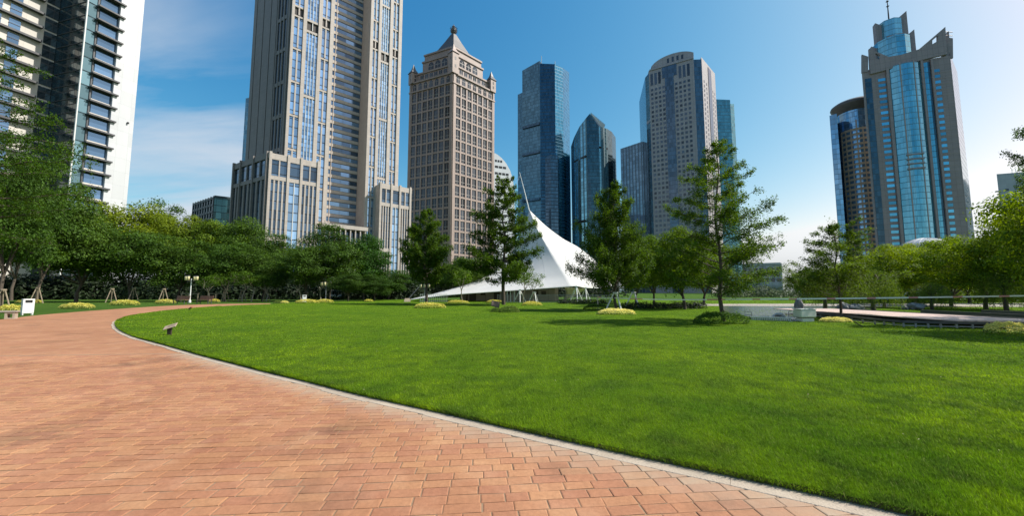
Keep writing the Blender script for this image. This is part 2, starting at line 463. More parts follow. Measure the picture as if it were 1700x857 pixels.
BRA = math.radians(5.0); E1 = np.array((math.cos(BRA), math.sin(BRA))); E2 = np.array((-math.sin(BRA), math.cos(BRA)))
BW, BH, BFAR = 0.205, 0.112, 9.5
def brick_colour(t, pos, rand):
    big = t.noise(pos, .42, 5, .62, .4); mid = t.noise(pos, 2.2, 4, .6); fine = t.noise(pos, 34, 4, .65)
    col = t.mix(t.rng(big, .36, .64), (.31, .140, .070), (.395, .190, .102))
    col = t.mix(t.rng(mid, .5, .78, 0, .7), col, (.45, .245, .140))
    col = t.mix(t.rng(t.noise(pos, .9, 4, .6), .54, .74, 0, .85), col, (.165, .088, .050))
    col = t.hsv(col, v=t.math('MULTIPLY', t.rng(rand, 0, 1, .90, 1.08), t.rng(fine, .25, .75, .82, 1.14)), h=t.rng(rand, 0, 1, .494, .506))
    return col, fine
def brick_mat(name, src, dusty=0.0):
    t = NT(name); pos = t.pos()
    r = t.n("ShaderNodeObjectInfo").outputs['Random'] if src == 'obj' else t.n("ShaderNodeNewGeometry").outputs['Random Per Island']
    col, fine = brick_colour(t, pos, r)
    at = t.n("ShaderNodeAttribute", {'attribute_name': 'dust', 'attribute_type': 'OBJECT' if src == 'obj' else 'GEOMETRY'}).outputs['Fac']
    col = t.mix(t.math('MULTIPLY', at, t.rng(t.noise(pos, 5, 3), .3, .65, .55, 1.0)), col, (.36, .27, .19))
    b = t.bsdf(Roughness=.72); b.inputs['Specular IOR Level'].default_value = .25; t.set(b, 'Base Color', col)
    t.set(b, 'Normal', t.bump(t.math('ADD', fine, t.noise(pos, 110, 3)), .35, .006))
    return t.m
def path_mat():
    t = NT("brick_paving"); pos = t.pos()
    s = t.vmath('DOT_PRODUCT', pos, (*E1, 0), out=1); r = t.vmath('DOT_PRODUCT', pos, (*E2, 0), out=1)
    row = t.math('FLOOR', t.math('DIVIDE', r, BH))
    off = t.n("ShaderNodeTexWhiteNoise", {'noise_dimensions': '1D'}, W=row).outputs['Value']
    sc = t.math('ADD', t.math('DIVIDE', s, BW), off)
    cell = t.n("ShaderNodeCombineXYZ", X=t.math('FLOOR', sc), Y=row)
    rv = t.n("ShaderNodeTexWhiteNoise", {'noise_dimensions': '2D'}, Vector=cell.outputs[0]).outputs['Value']
    rowv = t.n("ShaderNodeTexWhiteNoise", {'noise_dimensions': '1D'}, W=t.math('ADD', row, .37)).outputs['Value']
    col, fine = brick_colour(t, pos, t.math('ADD', t.math('MULTIPLY', rv, .5), t.math('MULTIPLY', rowv, .5)))
    j = t.math('MAXIMUM', t.math('LESS_THAN', t.math('FRACT', t.math('DIVIDE', r, BH)), .10), t.math('LESS_THAN', t.math('FRACT', sc), .05))
    mort = (.20, .125, .07)
    col = t.mix(t.math('MULTIPLY', j, .45), col, mort)
    near = t.math('LESS_THAN', r, BFAR)
    col = t.mix(near, col, t.mix(t.noise(pos, 9, 3), (.20, .14, .085), (.33, .215, .135)))
    b = t.bsdf(Roughness=.75); b.inputs['Specular IOR Level'].default_value = .25; t.set(b, 'Base Color', col)
    t.set(b, 'Normal', t.bump(fine, .3, .006))
    return t.m
near_left = np.array([(-60, 20.5), (-60, -6), (12, -6)])
PATH = np.r_[EDGE, OUTER[::-1], near_left]
path = tag(sheet("path", PATH, 0.004, path_mat()), kind="structure")

# bricks: the nearest 300 as parts of their own, the others joined
m_brick_o, m_brick_s = brick_mat("brick_single", 'obj'), brick_mat("brick_joined", 'geo')
rs = np.random.RandomState(3)
bricks = []
for k in range(int(.6/BH), int(BFAR/BH)):
    yr = k*BH; x = -1.6*yr - 2.5 - rs.rand()*.3; xe = min(1.5*yr + 2.5, 6.0)
    while x < xe:
        w = BW*rs.choice([.8, .9, 1.0, 1.0, 1.1, 1.22]); bricks.append((x + w/2, yr + BH/2, w)); x += w
bricks = np.array(bricks)
BC = bricks[:, :1]*E1 + bricks[:, 1:2]*E2
bd = seg_dist(BC, EDGE)
keep = inside(BC, PATH) & (bd > .115)
bricks, BC, bd = bricks[keep], BC[keep], bd[keep]
dust = np.clip((.58 - bd)/.42, 0, 1)**1.3
def brick_geo(w, h, jit=None):
    j = .0034; bv = .007; z0, z1, z2 = -.002, .0022, .0048
    x, y = w/2-j, h/2-j
    o = np.array([(-x,-y,z0),(x,-y,z0),(x,y,z0),(-x,y,z0),(-x,-y,z1),(x,-y,z1),(x,y,z1),(-x,y,z1),(-x+bv,-y+bv,z2),(x-bv,-y+bv,z2),(x-bv,y-bv,z2),(-x+bv,y-bv,z2)])
    F = [(0,1,5,4),(1,2,6,5),(2,3,7,6),(3,0,4,7),(4,5,9,8),(5,6,10,9),(6,7,11,10),(7,4,8,11),(8,9,10,11)]
    return o, F
BF = brick_geo(1, 1)[1]
vis = np.where((BC[:, 1] > 2.36) & (np.abs(BC[:, 0]) < 1.36*BC[:, 1]))[0]
near300 = vis[np.argsort(BC[vis, 1])][:300]
sel = np.zeros(len(BC), bool); sel[near300] = True
bm = {}
for i in near300:
    w = round(float(bricks[i, 2]), 4)
    if w not in bm:
        b = MB(); b.add(*brick_geo(w, BH)); bm[w] = b.mesh("brick", m_brick_o)
    o = bpy.data.objects.new("brick", bm[w])
    o.location = (BC[i, 0] + rs.normal()*.002, BC[i, 1] + rs.normal()*.002, .0045)
    o.rotation_euler = (rs.normal()*.010, rs.normal()*.008, BRA + rs.normal()*.012)
    o["dust"] = float(dust[i])
    link(o, path)
b = MB(); dv = []
rest = np.where(~sel)[0]
for i in rest:
    V, F = brick_geo(bricks[i, 2], BH)
    a = BRA + rs.normal()*.012
    V[:, 2] += V[:, 0]*rs.normal()*.008 + V[:, 1]*rs.normal()*.010
    V = np.c_[V[:,0]*math.cos(a) - V[:,1]*math.sin(a), V[:,0]*math.sin(a) + V[:,1]*math.cos(a), V[:,2]]
    b.add(V + np.array((BC[i,0] + rs.normal()*.002, BC[i,1] + rs.normal()*.002, .0045)), F); dv.append(np.full(12, dust[i]))
o = b.build("paving_bricks", m_brick_s, path); o["kind"] = "stuff"
at = o.data.attributes.new("dust", 'FLOAT', 'POINT'); at.data.foreach_set('value', np.concatenate(dv).astype(np.float32))

# pale concrete kerb, laid in lengths
m_kerb = M("kerb_concrete", (.43, .355, .275), (.33, .265, .20), 3.0, .85, bump=.5, bscale=60, objrand=.05)
kerb = bpy.data.objects.new("kerb", None); kerb["kind"] = "structure"; link(kerb)
T = np.gradient(EDGE, axis=0); T /= np.linalg.norm(T, axis=1)[:, None]
NRM = np.c_[-T[:, 1], T[:, 0]]
if not inside(EDGE[40:41] + NRM[40:41]*.3, PATH)[0]: NRM = -NRM
step = 5
for k in range(4, len(EDGE)-step, step):
    i0, i1 = k, k+step
    a, c = EDGE[i0:i1+1], NRM[i0:i1+1]
    if a[0][1] > 40: break
    wdt = .150 + .012*math.sin(k*.7)
    L0 = a.copy(); L1 = a + c*wdt
    gap = T[i0]*.0014
    L0[0] += gap; L1[0] += gap; L0[-1] -= gap; L1[-1] -= gap
    L0 -= c*.03
    n = len(a); z = .0135 + rnd.uniform(-.001, .001); bv = .004
    Q = np.r_[np.c_[L0, np.full(n, z)], np.c_[L1 - c*bv, np.full(n, z)], np.c_[L1, np.full(n, z-bv)], np.c_[L1, np.full(n, .002)]]
    b = MB(); F = []
    for r in range(3):
        for q in range(n-1): F.append((r*n+q, (r+1)*n+q, (r+1)*n+q+1, r*n+q+1))
    F.append((0, 3*n, 2*n, n)); F.append((n-1, 2*n-1, 3*n-1, 4*n-1))
    P0 = Q[F[0][0]]; 
    if np.cross(Q[F[0][1]]-P0, Q[F[0][2]]-P0)[2] < 0: F = [f[::-1] for f in F]
    b.add(Q, F)
    b.build("kerb_stone", m_kerb, kerb)

LAWN_Z = 0.052
LAWN = np.r_[EDGE, [(-27, 50), (-18, 66), (30, 70), (80, 66), (90, 20), (40, -6)]]
m_soil = M("soil", (.055, .042, .024), (.09, .07, .04), 9, .9)
lawn = tag(sheet("lawn", LAWN, LAWN_Z, m_lawn), kind="structure")
b = MB()
EI = EDGE - NRM*.012
V = np.r_[np.c_[EDGE, np.full(len(EDGE), .003)], np.c_[EI, np.full(len(EDGE), LAWN_Z+.001)]]
n = len(EDGE); b.add(V, [(i, i+1, n+i+1, n+i) for i in range(n-1)])
b.build("soil_edge", m_soil, lawn)

# grass blades, dense close by and along the edge, thinning out with distance
def grass_blades(N, seed, u0, u1, v0, v1, edge_only=False):
    r = np.random.RandomState(seed)
    u, v = r.uniform(u0, u1, N), v0 + (v1-v0)*r.rand(N)**1.25
    a, bq = (u-CU)/FOC, (CV-v)/FOC
    y, zz = CP - SP*bq, SP + CP*bq
    k = (LAWN_Z-EYE)/zz; P = np.c_[a*k, y*k]
    return P[inside(P, LAWN)]
P = np.r_[grass_blades(900000, 1, -150, 1950, 498, 1000)]
r = np.random.RandomState(5)
idx = r.randint(3, len(EDGE)-3, 95000); idx = idx[EDGE[idx, 1] < 36]
dist_e = EDGE[idx, 1]
idx = idx[r.rand(len(idx)) < np.clip(7.0/dist_e, .1, 1)]
EP = EDGE[idx] + T[idx]*r.uniform(-.1, .1, len(idx))[:, None] - NRM[idx]*(r.rand(len(idx))**1.5*.10 - .016)[:, None]
near_edge = np.r_[np.zeros(len(P)), np.ones(len(EP))]
P = np.r_[P, EP]
d = np.hypot(P[:, 0], P[:, 1])
hgt = (.018 + .024*r.rand(len(P))**1.5) * (1 + .35*near_edge) * (1 + .008*d)
wid = np.maximum(.0034, .0010*d) * (.7 + .6*r.rand(len(P)))
az = r.rand(len(P))*2*math.pi
pn = np.sin(P[:,0]*1.7 + np.sin(P[:,1]*1.1)*1.6) + np.sin(P[:,1]*2.3 + P[:,0]*.7)
lean = (.25 + .5*r.rand(len(P)) + .12*np.maximum(pn, 0))*hgt
laz = r.normal(2.6, 1.1, len(P))
ek = near_edge > 0
laz[ek] = np.arctan2(NRM[idx, 1], NRM[idx, 0]) + r.normal(0, .8, len(idx))
lean[ek] *= 1.5
z0 = np.where(near_edge > 0, .012 + .03*r.rand(len(P)), LAWN_Z-.004)
A = np.c_[P, z0]; sx = np.c_[np.cos(az), np.sin(az), np.zeros(len(P))]*(wid/2)[:, None]
tip = A + np.c_[np.cos(laz)*lean, np.sin(laz)*lean, hgt]
V = np.stack([A-sx, A+sx, tip], 1).reshape(-1, 3)
b = MB(); b.add(V, np.arange(len(V)).reshape(-1, 3))
def blade_mat():
    t = NT("grass_blade"); g = t.n("ShaderNodeNewGeometry"); r_ = g.outputs['Random Per Island']; pos = g.outputs['Position']
    n1 = t.rng(t.noise(pos, .38, 5, .65, .6), .36, .64); n2 = t.noise(pos, 2.2, 4, .65, .5)
    col = t.mix(n1, (.080, .172, .006), (.215, .318, .007))
    col = t.mix(t.rng(n2, .44, .64, 0, .85), col, (.046, .092, .012))
    col = t.mix(t.rng(t.noise(pos, .9, 4, .6), .60, .78, 0, .5), col, (.17, .165, .03))
    col = t.mix(t.rng(r_, .93, 1.0, 0, .8), col, (.26, .27, .10))
    col = t.hsv(col, v=t.rng(t.math('FRACT', t.math('MULTIPLY', r_, 17.3)), 0, 1, .6, 1.35))
    tuft = t.noise(t.vmath('MULTIPLY', pos, (1, .55, .3)), 26, 3, .7)
    col = t.hsv(col, v=t.rng(tuft, .3, .7, .66, 1.36))
    b_ = t.n("ShaderNodeBsdfPrincipled", Roughness=.5); b_.inputs['Specular IOR Level'].default_value = .06
    t.set(b_, 'Base Color', col)
    tr = t.n("ShaderNodeBsdfTranslucent"); t.set(tr, 'Color', t.hsv(col, v=1.5))
    mx = t.n("ShaderNodeMixShader", Fac=.35)
    t.t.links.new(b_.outputs[0], mx.inputs[1]); t.t.links.new(tr.outputs[0], mx.inputs[2]); t.t.links.new(mx.outputs[0], t.out.inputs[0])
    return t.m
o = b.build("grass", blade_mat())
tag(o, "short bright green grass of the big lawn inside the path bend", "grass", kind="stuff")

# a few fallen petals on the lawn
r = np.random.RandomState(77)
Pf = np.c_[r.uniform(-4, 14, 110), 3.2 + 12*r.rand(110)**1.4]
Pf = Pf[inside(Pf, LAWN)]
onl = inside(Pf, LAWN); onp = inside(Pf, PATH) & ~onl
b = MB()
for (x, y), lw in zip(Pf, onl):
    sz = r.uniform(.006, .012) if lw else r.uniform(.010, .026); a = r.rand()*6.28; z = LAWN_Z + .04 if lw else .0125
    c, s_ = math.cos(a)*sz, math.sin(a)*sz
    b.add([(x-c, y-s_, z), (x+s_*.5, y-c*.5, z+.004), (x+c, y+s_, z+.006), (x-s_*.5, y+c*.5, z+.003)], [(0, 1, 2, 3)])
tag(b.build("fallen_petals", M("dry_petal", (.42, .33, .17), (.60, .55, .42), 40, .7)), "scattered tiny pale petals on the lawn", "petals", kind="stuff")
# ------------------------------------------------------------------ buildings
HOR = CV + FOC*math.tan(PITCH)
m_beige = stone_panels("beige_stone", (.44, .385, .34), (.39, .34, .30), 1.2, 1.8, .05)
m_beige_shade = stone_panels("beige_stone_shaded", (.20, .178, .166), (.17, .152, .142), 1.2, 2.4, .05)  # same beige stone, with the left side's shade darkened into its colour
m_pane = glass("blue_window", (.30, .47, .66), .35, .85, .04, 3.58)
m_pane_w = glass("wide_blue_window", (.30, .48, .68), .45, .85, .04, 1.79)
m_pane_m = glass("recess_window", (.13, .22, .33), .55, .7, .05)
m_dark = M("dark_recess", (.025, .027, .03), rough=.35)
m_louvre = M("dark_louvre", (.045, .035, .03), (.03, .025, .02), 2, .5)
m_white = stone_panels("white_panels", (.50, .51, .52), (.455, .465, .48), 4.0, 2.6, .035, .45)
m_offwhite = M("off_white_metal", (.62, .62, .60), (.55, .55, .53), .8, .45)

def strip_bay(f, par, s0, s1, z0, z1, n, glass_m, mull_m, gap=.45, o=0.0, name="window"):
    """n upright panes between s0 and s1 with stone mullions standing proud between them"""
    w = (s1-s0-gap*(n-1))/n
    for i in range(n):
        a = s0 + i*(w+gap)
        f.box(name, par, glass_m, a, a+w, z0, z1, o, o+.08)
        if i: f.box("mullion", par, mull_m, a-gap, a, z0, z1, o, o+.55)

# --- tall beige tower with podium
YF = 150.0
F_, R_, L_ = xy(481, 70, YF), xy(666, 70, YF*1.215), xy(420, 70, YF*1.10)
tw = empty("tower", (F_[0], F_[1], 0), "tallest beige stone tower with blue window strips, its top out of the picture", "tower")
fr = Face(F_, R_); fl = Face(L_, F_)
H4 = 185.0
S = lambda u, o=0.0: fr.s_at(u, 70, o)
s_w1 = S(553); s_r0 = S(613)
# depth of the recessed middle, from the visible return wall
D = 1.0
while tan_of(601, 70) < (fr.p(s_r0, -D)[0]/fr.p(s_r0, -D)[1]) and D < 14: D += .1
back = L_ - F_
def quad(s0, s1, o0, dp): return [fr.p(s0, o0), fr.p(s1, o0), fr.p(s1, o0) + back*dp, fr.p(s0, o0) + back*dp]
b = MB(); b.prism([fr.p(0.3, -D), fr.p(fr.L, -D), fr.p(fr.L, -D) + back, L_, fl.p(fl.L - .01)], 0, H4); b.build("core_wall", m_beige_shade, tw)
b = MB(); b.prism([fr.p(0), fr.p(s_w1), fr.p(s_w1, -D-.5), fr.p(0, -D-.5) + back*.05, fl.p(fl.L*.6), ], 0, H4); b.build("wing_wall", m_beige, tw)
b = MB(); b.prism([fr.p(s_r0), fr.p(fr.L), fr.p(fr.L, -D-.5), fr.p(s_r0, -D-.5)], 0, H4); b.build("wing_wall", m_beige, tw)
def zpx(v, u, f=fr, o=0.0):   # height of a pixel on the facade
    s = f.s_at(u, v, o); return zat(v, f.p(s, o)[1])
zl = [zpx(27, 493), zpx(95, 488)]     # louvre level and first band below, at the left bay
unit = 14.3
zlv = zpx(28, 493)
def wing(bays):
    for (u0, u1, n, kind) in bays:
        a, c = S(u0), S(u1)
        # piers are the wall that is left over; bays get glass, bands and louvres
        zz = zlv; ups = []
        z = zlv - unit*9
        while z < H4 - 3:
            ups.append(z); z += unit
        if kind == 'n':
            for z in ups:
                lo = abs(z + 0 - zlv) < .1
                z0 = z + (4.9 if lo else 1.0)
                if z0 > 2: strip_bay(fr, tw, a, c, max(z0, 3), min(z + unit - .2, H4-1), n, m_pane, m_beige, .55)
                if z > 4: fr.box("spandrel_band", tw, m_beige, a, c, z - .2, z + .5, 0, .6)
                if lo:
                    strip_bay(fr, tw, a, c, z + .9, z + 4.0, 2, m_louvre, m_beige, .5, name="louvre")
                    fr.box("spandrel_band", tw, m_beige, a, c, z + 4.1, z + 4.9, 0, .6)
        else:
            for z in ups[::2]:
                k = int(round((z - zlv)/unit))
                lo = k % 2 == 1
            base = zlv - 4.6
            edges = [base + unit*2*k for k in range(-5, 3)]
            for z in edges:
                lo = abs(z - base) < .1
                z0 = z + (5.6 if lo else 1.2); z1 = min(z + unit*2 - .3, H4-1)
                if z1 > 6: strip_bay(fr, tw, a, c, max(z0, 3), z1, n, m_pane_w, m_offwhite, .18)
                if z > 4: fr.box("spandrel_band", tw, m_beige, a, c, z - .3, z + .7, 0, .6)
                if lo:
                    strip_bay(fr, tw, a, c, z + 1.1, z + 4.6, 2, m_louvre, m_offwhite, .25, name="louvre")
                    fr.box("spandrel_band", tw, m_beige, a, c, z + 4.6, z + 5.6, 0, .6)
left_bays = [(486, 501.5, 2, 'n'), (507.5, 527, 4, 'w'), (533, 546.5, 2, 'n')]
right_bays = [(618, 627.5, 2, 'n'), (632, 646, 4, 'w'), (651, 660.5, 2, 'n')]
wing(left_bays); wing(right_bays)
def piers(us, zt=H4):
    for u0, u1 in us: fr.box("pier", tw, m_beige, S(u0), S(u1), 0, zt, 0, .95)
piers([(481.2, 486), (501.5, 507.5), (527, 533), (546.5, 552.8)])
piers([(613.2, 618), (627.5, 632), (646, 651), (660.5, 665.6)])
# middle: storey by storey bands and windows, set back
fm = fr.off(-D)
sm0, sm1 = s_w1 + .05, s_r0 - .05
z = 6.0; k = 0; q = np.random.RandomState(4)
while z < H4 - 4:
    fm.box("storey_band", tw, m_beige, sm0, sm1, z + .25, z + 1.65, 0, .35)
    cuts = [sm0, sm0 + (sm1-sm0)*.24, sm0 + (sm1-sm0)*.52, sm0 + (sm1-sm0)*.76, sm1]
    for i in range(4):
        fm.box("recess_window", tw, m_pane_m, cuts[i] + .06, cuts[i+1] - .06, z + 1.8, z + 3.55, 0, .1 + .02*q.rand())
    z += 3.6; k += 1
fm.box("mullion", tw, m_beige, cuts[1] - .12, cuts[1] + .12, 5, H4 - 1, 0, .5)
# shaded left face: grooves and slit windows
m_slit = glass("slit_window", (.06, .08, .11), .3, .6, .08, 3.58)
for fa, fb in ((.02, .10), (.12, .30), (.32, .50), (.52, .66), (.95, .99)):
    fl.box("wall_panel", tw, m_beige_shade, fl.L*fa, fl.L*fb, 0, H4 - 2, 0, .5)
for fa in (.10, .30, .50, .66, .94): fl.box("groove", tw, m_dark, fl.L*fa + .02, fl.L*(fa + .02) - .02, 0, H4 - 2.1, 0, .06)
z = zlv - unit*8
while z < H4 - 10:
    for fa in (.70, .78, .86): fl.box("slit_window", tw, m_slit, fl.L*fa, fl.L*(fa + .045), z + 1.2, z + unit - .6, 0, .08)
    fl.box("spandrel_band", tw, m_beige_shade, fl.L*.67, fl.L*.94, z - .6, z + 1.0, 0, .35)
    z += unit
for fa in (.675, .755, .835, .915): fl.box("pier", tw, m_beige_shade, fl.L*fa, fl.L*(fa + .022), 0, H4 - 3, 0, .45)

# podium, left block
OP = 3.0
fp = fr.off(OP)
Sp = lambda u, v: fp.s_at(u, v)
pa, pb = Sp(447, 255), Sp(530, 281)
ptop = zat(255, fp.p(pa)[1])
P0, P1 = fp.p(pa), fp.p(pb)
PL = xy(389.8, 276, P0[1]*1.10)
b = MB(); b.prism([P0, P1, fp.p(pb, -OP-3), PL + (P1-P0)*.3, PL], 0, ptop); b.build("podium_wall", m_beige, tw)
m_pane_d = glass("podium_window", (.10, .155, .22), .45, .7, .06, 3.6)
def podium_face(f, a, c, top, bays, m_w, low=0.0):
    n = sum(w for w, _ in bays) ; pier = .9
    s = a; tot = (c-a) - pier*(len(bays)+1)
    f.box("parapet", tw, m_w, a - .3, c + .3, top - 2.0, top + .35, 0, .55)
    for i, (w, k) in enumerate(bays):
        f.box("pier", tw, m_w, s, s + pier, 0, top + .9, 0, .9)
        s += pier; e = s + tot*w/n
        z1, z2, z3 = top - 2.1, top - 8.4, top - 10.0
        strip_bay(f, tw, s, e, z2, z1, 2 if w > .8 else 1, m_pane_d, m_w, .45)
        f.box("spandrel_band", tw, m_w, s, e, z3, z2, 0, .6)
        if k > 1:
            zs = top*.40
            strip_bay(f, tw, s, e, zs + .8, z3, k, m_pane_d, m_w, (e-s)/k*.42)
            f.box("spandrel_band", tw, m_w, s, e, zs - .9, zs + .8, 0, .6)
            strip_bay(f, tw, s, e, 1.5, zs - .9, k, m_pane_d, m_w, (e-s)/k*.42)
        else:
            strip_bay(f, tw, s, e, 1.5, z3, 2, m_pane, m_offwhite, .25)
        s = e
    f.box("pier", tw, m_w, s, s + pier, 0, top + .9, 0, .9)
podium_face(Face(P0, P1), 0.0, Face(P0, P1).L, ptop, [(1.15, 4), (.8, 1), (1.15, 4)], m_beige)
fpl = Face(PL, P0)
podium_face(fpl, 0.0, fpl.L, ptop, [(.5, 2), (.9, 3), (.9, 3)], m_beige_shade)
# podium, right block
OP2 = 5.5
fq = fr.off(OP2)
qa, qb = fq.s_at(630, 305), fq.s_at(682, 319)
qtop = zat(305, fq.p(qa)[1])
b = MB(); b.prism([fq.p(qa), fq.p(qb), fq.p(qb, -OP2-6), fq.p(qa, -OP2-2)], 0, qtop); b.build("podium_wall", m_beige, tw)
podium_face(Face(fq.p(qa), fq.p(qb)), 0.0, qb-qa, qtop, [(1.0, 4), (.75, 1), (1.0, 4)], m_beige)
# entrance canopy between the blocks
ca, cb = fp.s_at(534, 360), fp.s_at(609, 380)
zc = zat(372, fp.p(ca)[1])
fp.box("canopy_slab", tw, m_beige, ca, cb, zc - 1.2, zc + .4, -4, 1.5)
for i in range(9):
    s = ca + (cb-ca)*(i + .5)/9
    fp.box("canopy_fin", tw, m_beige, s - .2, s + .2, 2, zc - 1.2, .3, 1.2)
fp.box("entrance_glass", tw, m_pane_d, ca, cb, 0.2, zc - 1.2, -3.4, -3.2)

# --- rose-beige tower with turrets, pyramid roof and finial
m_rose = stone_panels("rose_stone", (.34, .258, .222), (.29, .222, .192), 3.2, 3.4, .05)
m_lead = M("lead_roof", (.115, .105, .10), (.08, .075, .075), .4, .5)
m_rwin = glass("rose_tower_window", (.040, .046, .058), .6, .35, .1)
m_frame = M("window_frame", (.30, .28, .26), rough=.5)
Y5 = 230.0
C5, L5, R5 = xy(752.5, 125, Y5), xy(681, 142, Y5*1.061), xy(820, 156, Y5*1.107)
t5 = empty("tower", (C5[0], C5[1], 0), "rose stone tower with corner turrets and a pyramid roof crowned by a finial", "tower")
f5l, f5r = Face(L5, C5), Face(C5, R5)
top5 = zat(121, Y5)
BK = L5 + R5 - C5
b = MB(); b.prism([L5, C5, R5, BK], 0, top5); b.build("shaft_wall", m_rose, t5)
rows = 18; z_hi = zat(139, Y5); pit = (zat(139, Y5) - zat(157.3, Y5))
wu = MB()   # one window: two panes, transom and frame
wu.box((0, -.03, 0), (1, .06, 1)); wu.box((0, -.07, 0), (.07, .14, 1), mi=1); wu.box((0, -.06, -.18), (1, .12, .05), mi=1)
wmesh = wu.mesh("window", [m_rwin, m_frame])
for f in (f5l, f5r):
    nb = 7; mar = 1.6; bw = (f.L - 2*mar)/nb
    for r in range(rows):
        zt = z_hi - r*pit
        if zt < 16: break
        for i in range(nb):
            f.put("window", t5, wmesh, mar + (i + .5)*bw, zt - pit*.42, 0, (bw*.74, 1.0, pit*.80))
        f.box("spandrel_band", t5, m_rose, .2, f.L - .2, zt - pit, zt - pit*.84, 0, .38)
    for i in range(nb + 1):
        s = mar + i*bw
        f.box("pier", t5, m_rose, s - bw*.12, s + bw*.12, 0, z_hi + .5, 0, .5)
    f.box("corner_pier", t5, m_rose, .0, mar - .2, 0, top5 - .3, 0, .62); f.box("corner_pier", t5, m_rose, f.L - mar + .2, f.L - .02, 0, top5 - .3, 0, .62)
    f.box("cornice", t5, m_rose, -.4, f.L + .4, z_hi + .5, z_hi + 1.4, 0, .9)
def arch_mesh(name, m, fr_m):
    a = MB(); n = 10
    ang = np.linspace(0, math.pi, n)
    P = np.r_[[(-.5, -.5), (.5, -.5)], np.c_[.5*np.cos(ang), .1 + .4*np.sin(ang)]]
    for y, mi in ((-.06, 0),):
        V = np.c_[P[:, 0], np.full(len(P), y), P[:, 1]]; V = np.r_[V, [[0, y, -.1]]]
        a.add(V, [(i, (i+1) % len(P), len(P)) for i in range(len(P))], mi)
        W = np.r_[np.c_[P[:, 0], np.full(len(P), y), P[:, 1]], np.c_[P[:, 0], np.full(len(P), .05), P[:, 1]]]
        k = len(P); a.add(W, [(i, k+i, k+(i+1) % k, (i+1) % k) for i in range(k)], mi)
    a.box((0, -.08, -.1), (.07, .1, .8), mi=1); a.box((0, -.075, .08), (1, .08, .05), mi=1)
    return a.mesh(name, [m, fr_m])
amesh = arch_mesh("arched_window", m_rwin, m_frame)
za = z_hi + 1.4; ah = top5 - za
for f in (f5l, f5r):
    for i in range(7): f.put("arched_window", t5, amesh, 1.6 + (i + .5)*(f.L-3.2)/7, za + ah*.5, 0, ((f.L-3.2)/7*.6, 1, ah*.8))
    f.box("cornice", t5, m_rose, -.5, f.L + .5, top5 - .2, top5 + .8, -.3, .8)
def shrink(k): 
    c = (L5 + R5)/2
    return [c + (p - c)*k for p in (L5, C5, R5, BK)]
yk = lambda k: shrink(k)[1][1]
st1, st2, st3 = zat(106, yk(.90)), zat(88, yk(.72)), zat(77, yk(.68))
for k, z0, z1 in ((.90, top5, st1), (.72, st1 - .1, st2), (.68, st2 - .1, st3)):
    q4 = shrink(k); b = MB(); b.prism(q4, z0, z1); b.build("setback_wall", m_rose, t5)
    for A, B in ((q4[0], q4[1]), (q4[1], q4[2])):
        f = Face(A, B); f.box("cornice", t5, m_rose, -.4, f.L + .4, z1 - .9, z1 + .2, -.2, .6)
        if k == .90:
            for i in range(6): f.put("window", t5, wmesh, f.L*(.2 + .12*i), (z0+z1)/2, 0, (f.L*.085, 1, (z1-z0)*.55))
        if k == .72:
            for i in range(3): f.put("arched_window", t5, amesh, f.L*(.28 + .22*i), (z0+z1)/2, 0, (f.L*.17, 1, (z1-z0)*.7))
q4 = shrink(.54); cc = (L5 + R5)/2; ztip = zat(57, cc[1])
b = MB()
lev = [(1.0, 0), (.68, .30), (.38, .66), (.12, 1.0)]
pts4 = [np.c_[np.array([cc + (p-cc)*k for p in q4]), np.full(4, st3 + (ztip-st3)*h)] for k, h in lev]
for i in range(3):
    V = np.r_[pts4[i], pts4[i+1]]; b.add(V, [(j, (j+1) % 4, 4+(j+1) % 4, 4+j) for j in range(4)])
b.build("pyramid_roof", m_lead, t5)
b = MB(); r0 = 2.6
b.lathe([(.6, -2), (.9, .4), (.5, 1.2), (1.5, 2.0), (2.0, 3.4), (1.7, 4.8), (.9, 5.5), (1.2, 6.2), (.5, 7.2), (.02, 8.4)], 10, c=(cc[0], cc[1], ztip - .8))
for i in range(10):
    a = i*math.pi/5
    for hh in (2.2, 3.4, 4.6): b.bar((cc[0] + 1.4*math.cos(a), cc[1] + 1.4*math.sin(a), ztip + hh - .8), (cc[0] + 2.5*math.cos(a), cc[1] + 2.5*math.sin(a), ztip + hh), .24, 4)
b.build("finial", m_lead, t5)
q9 = shrink(.93)
for i, p in enumerate((q9[0], q9[1], q9[2])):
    z0 = top5; hgt = (7.5, 13.5, 8.5)[i]
    bx("turret", t5, m_rose, (p[0], p[1], z0 + hgt/2), (4.6, 4.6, hgt), f5r.rz)
    b = MB(); b.lathe([(3.9, z0 + hgt), (1.6, z0 + hgt + 3), (.05, z0 + hgt + 7)], 4, c=(p[0], p[1], 0), a0=f5r.rz + math.pi/4); b.build("turret_roof", m_lead if i != 1 else m_rose, t5)
    for f in (f5l, f5r):
        for hz in (.35, .72):
            c = p + f.n*2.32; bx("turret_window", t5, m_dark, (c[0], c[1], z0 + hgt*hz), (1.1, .1, 1.9), f.rz)

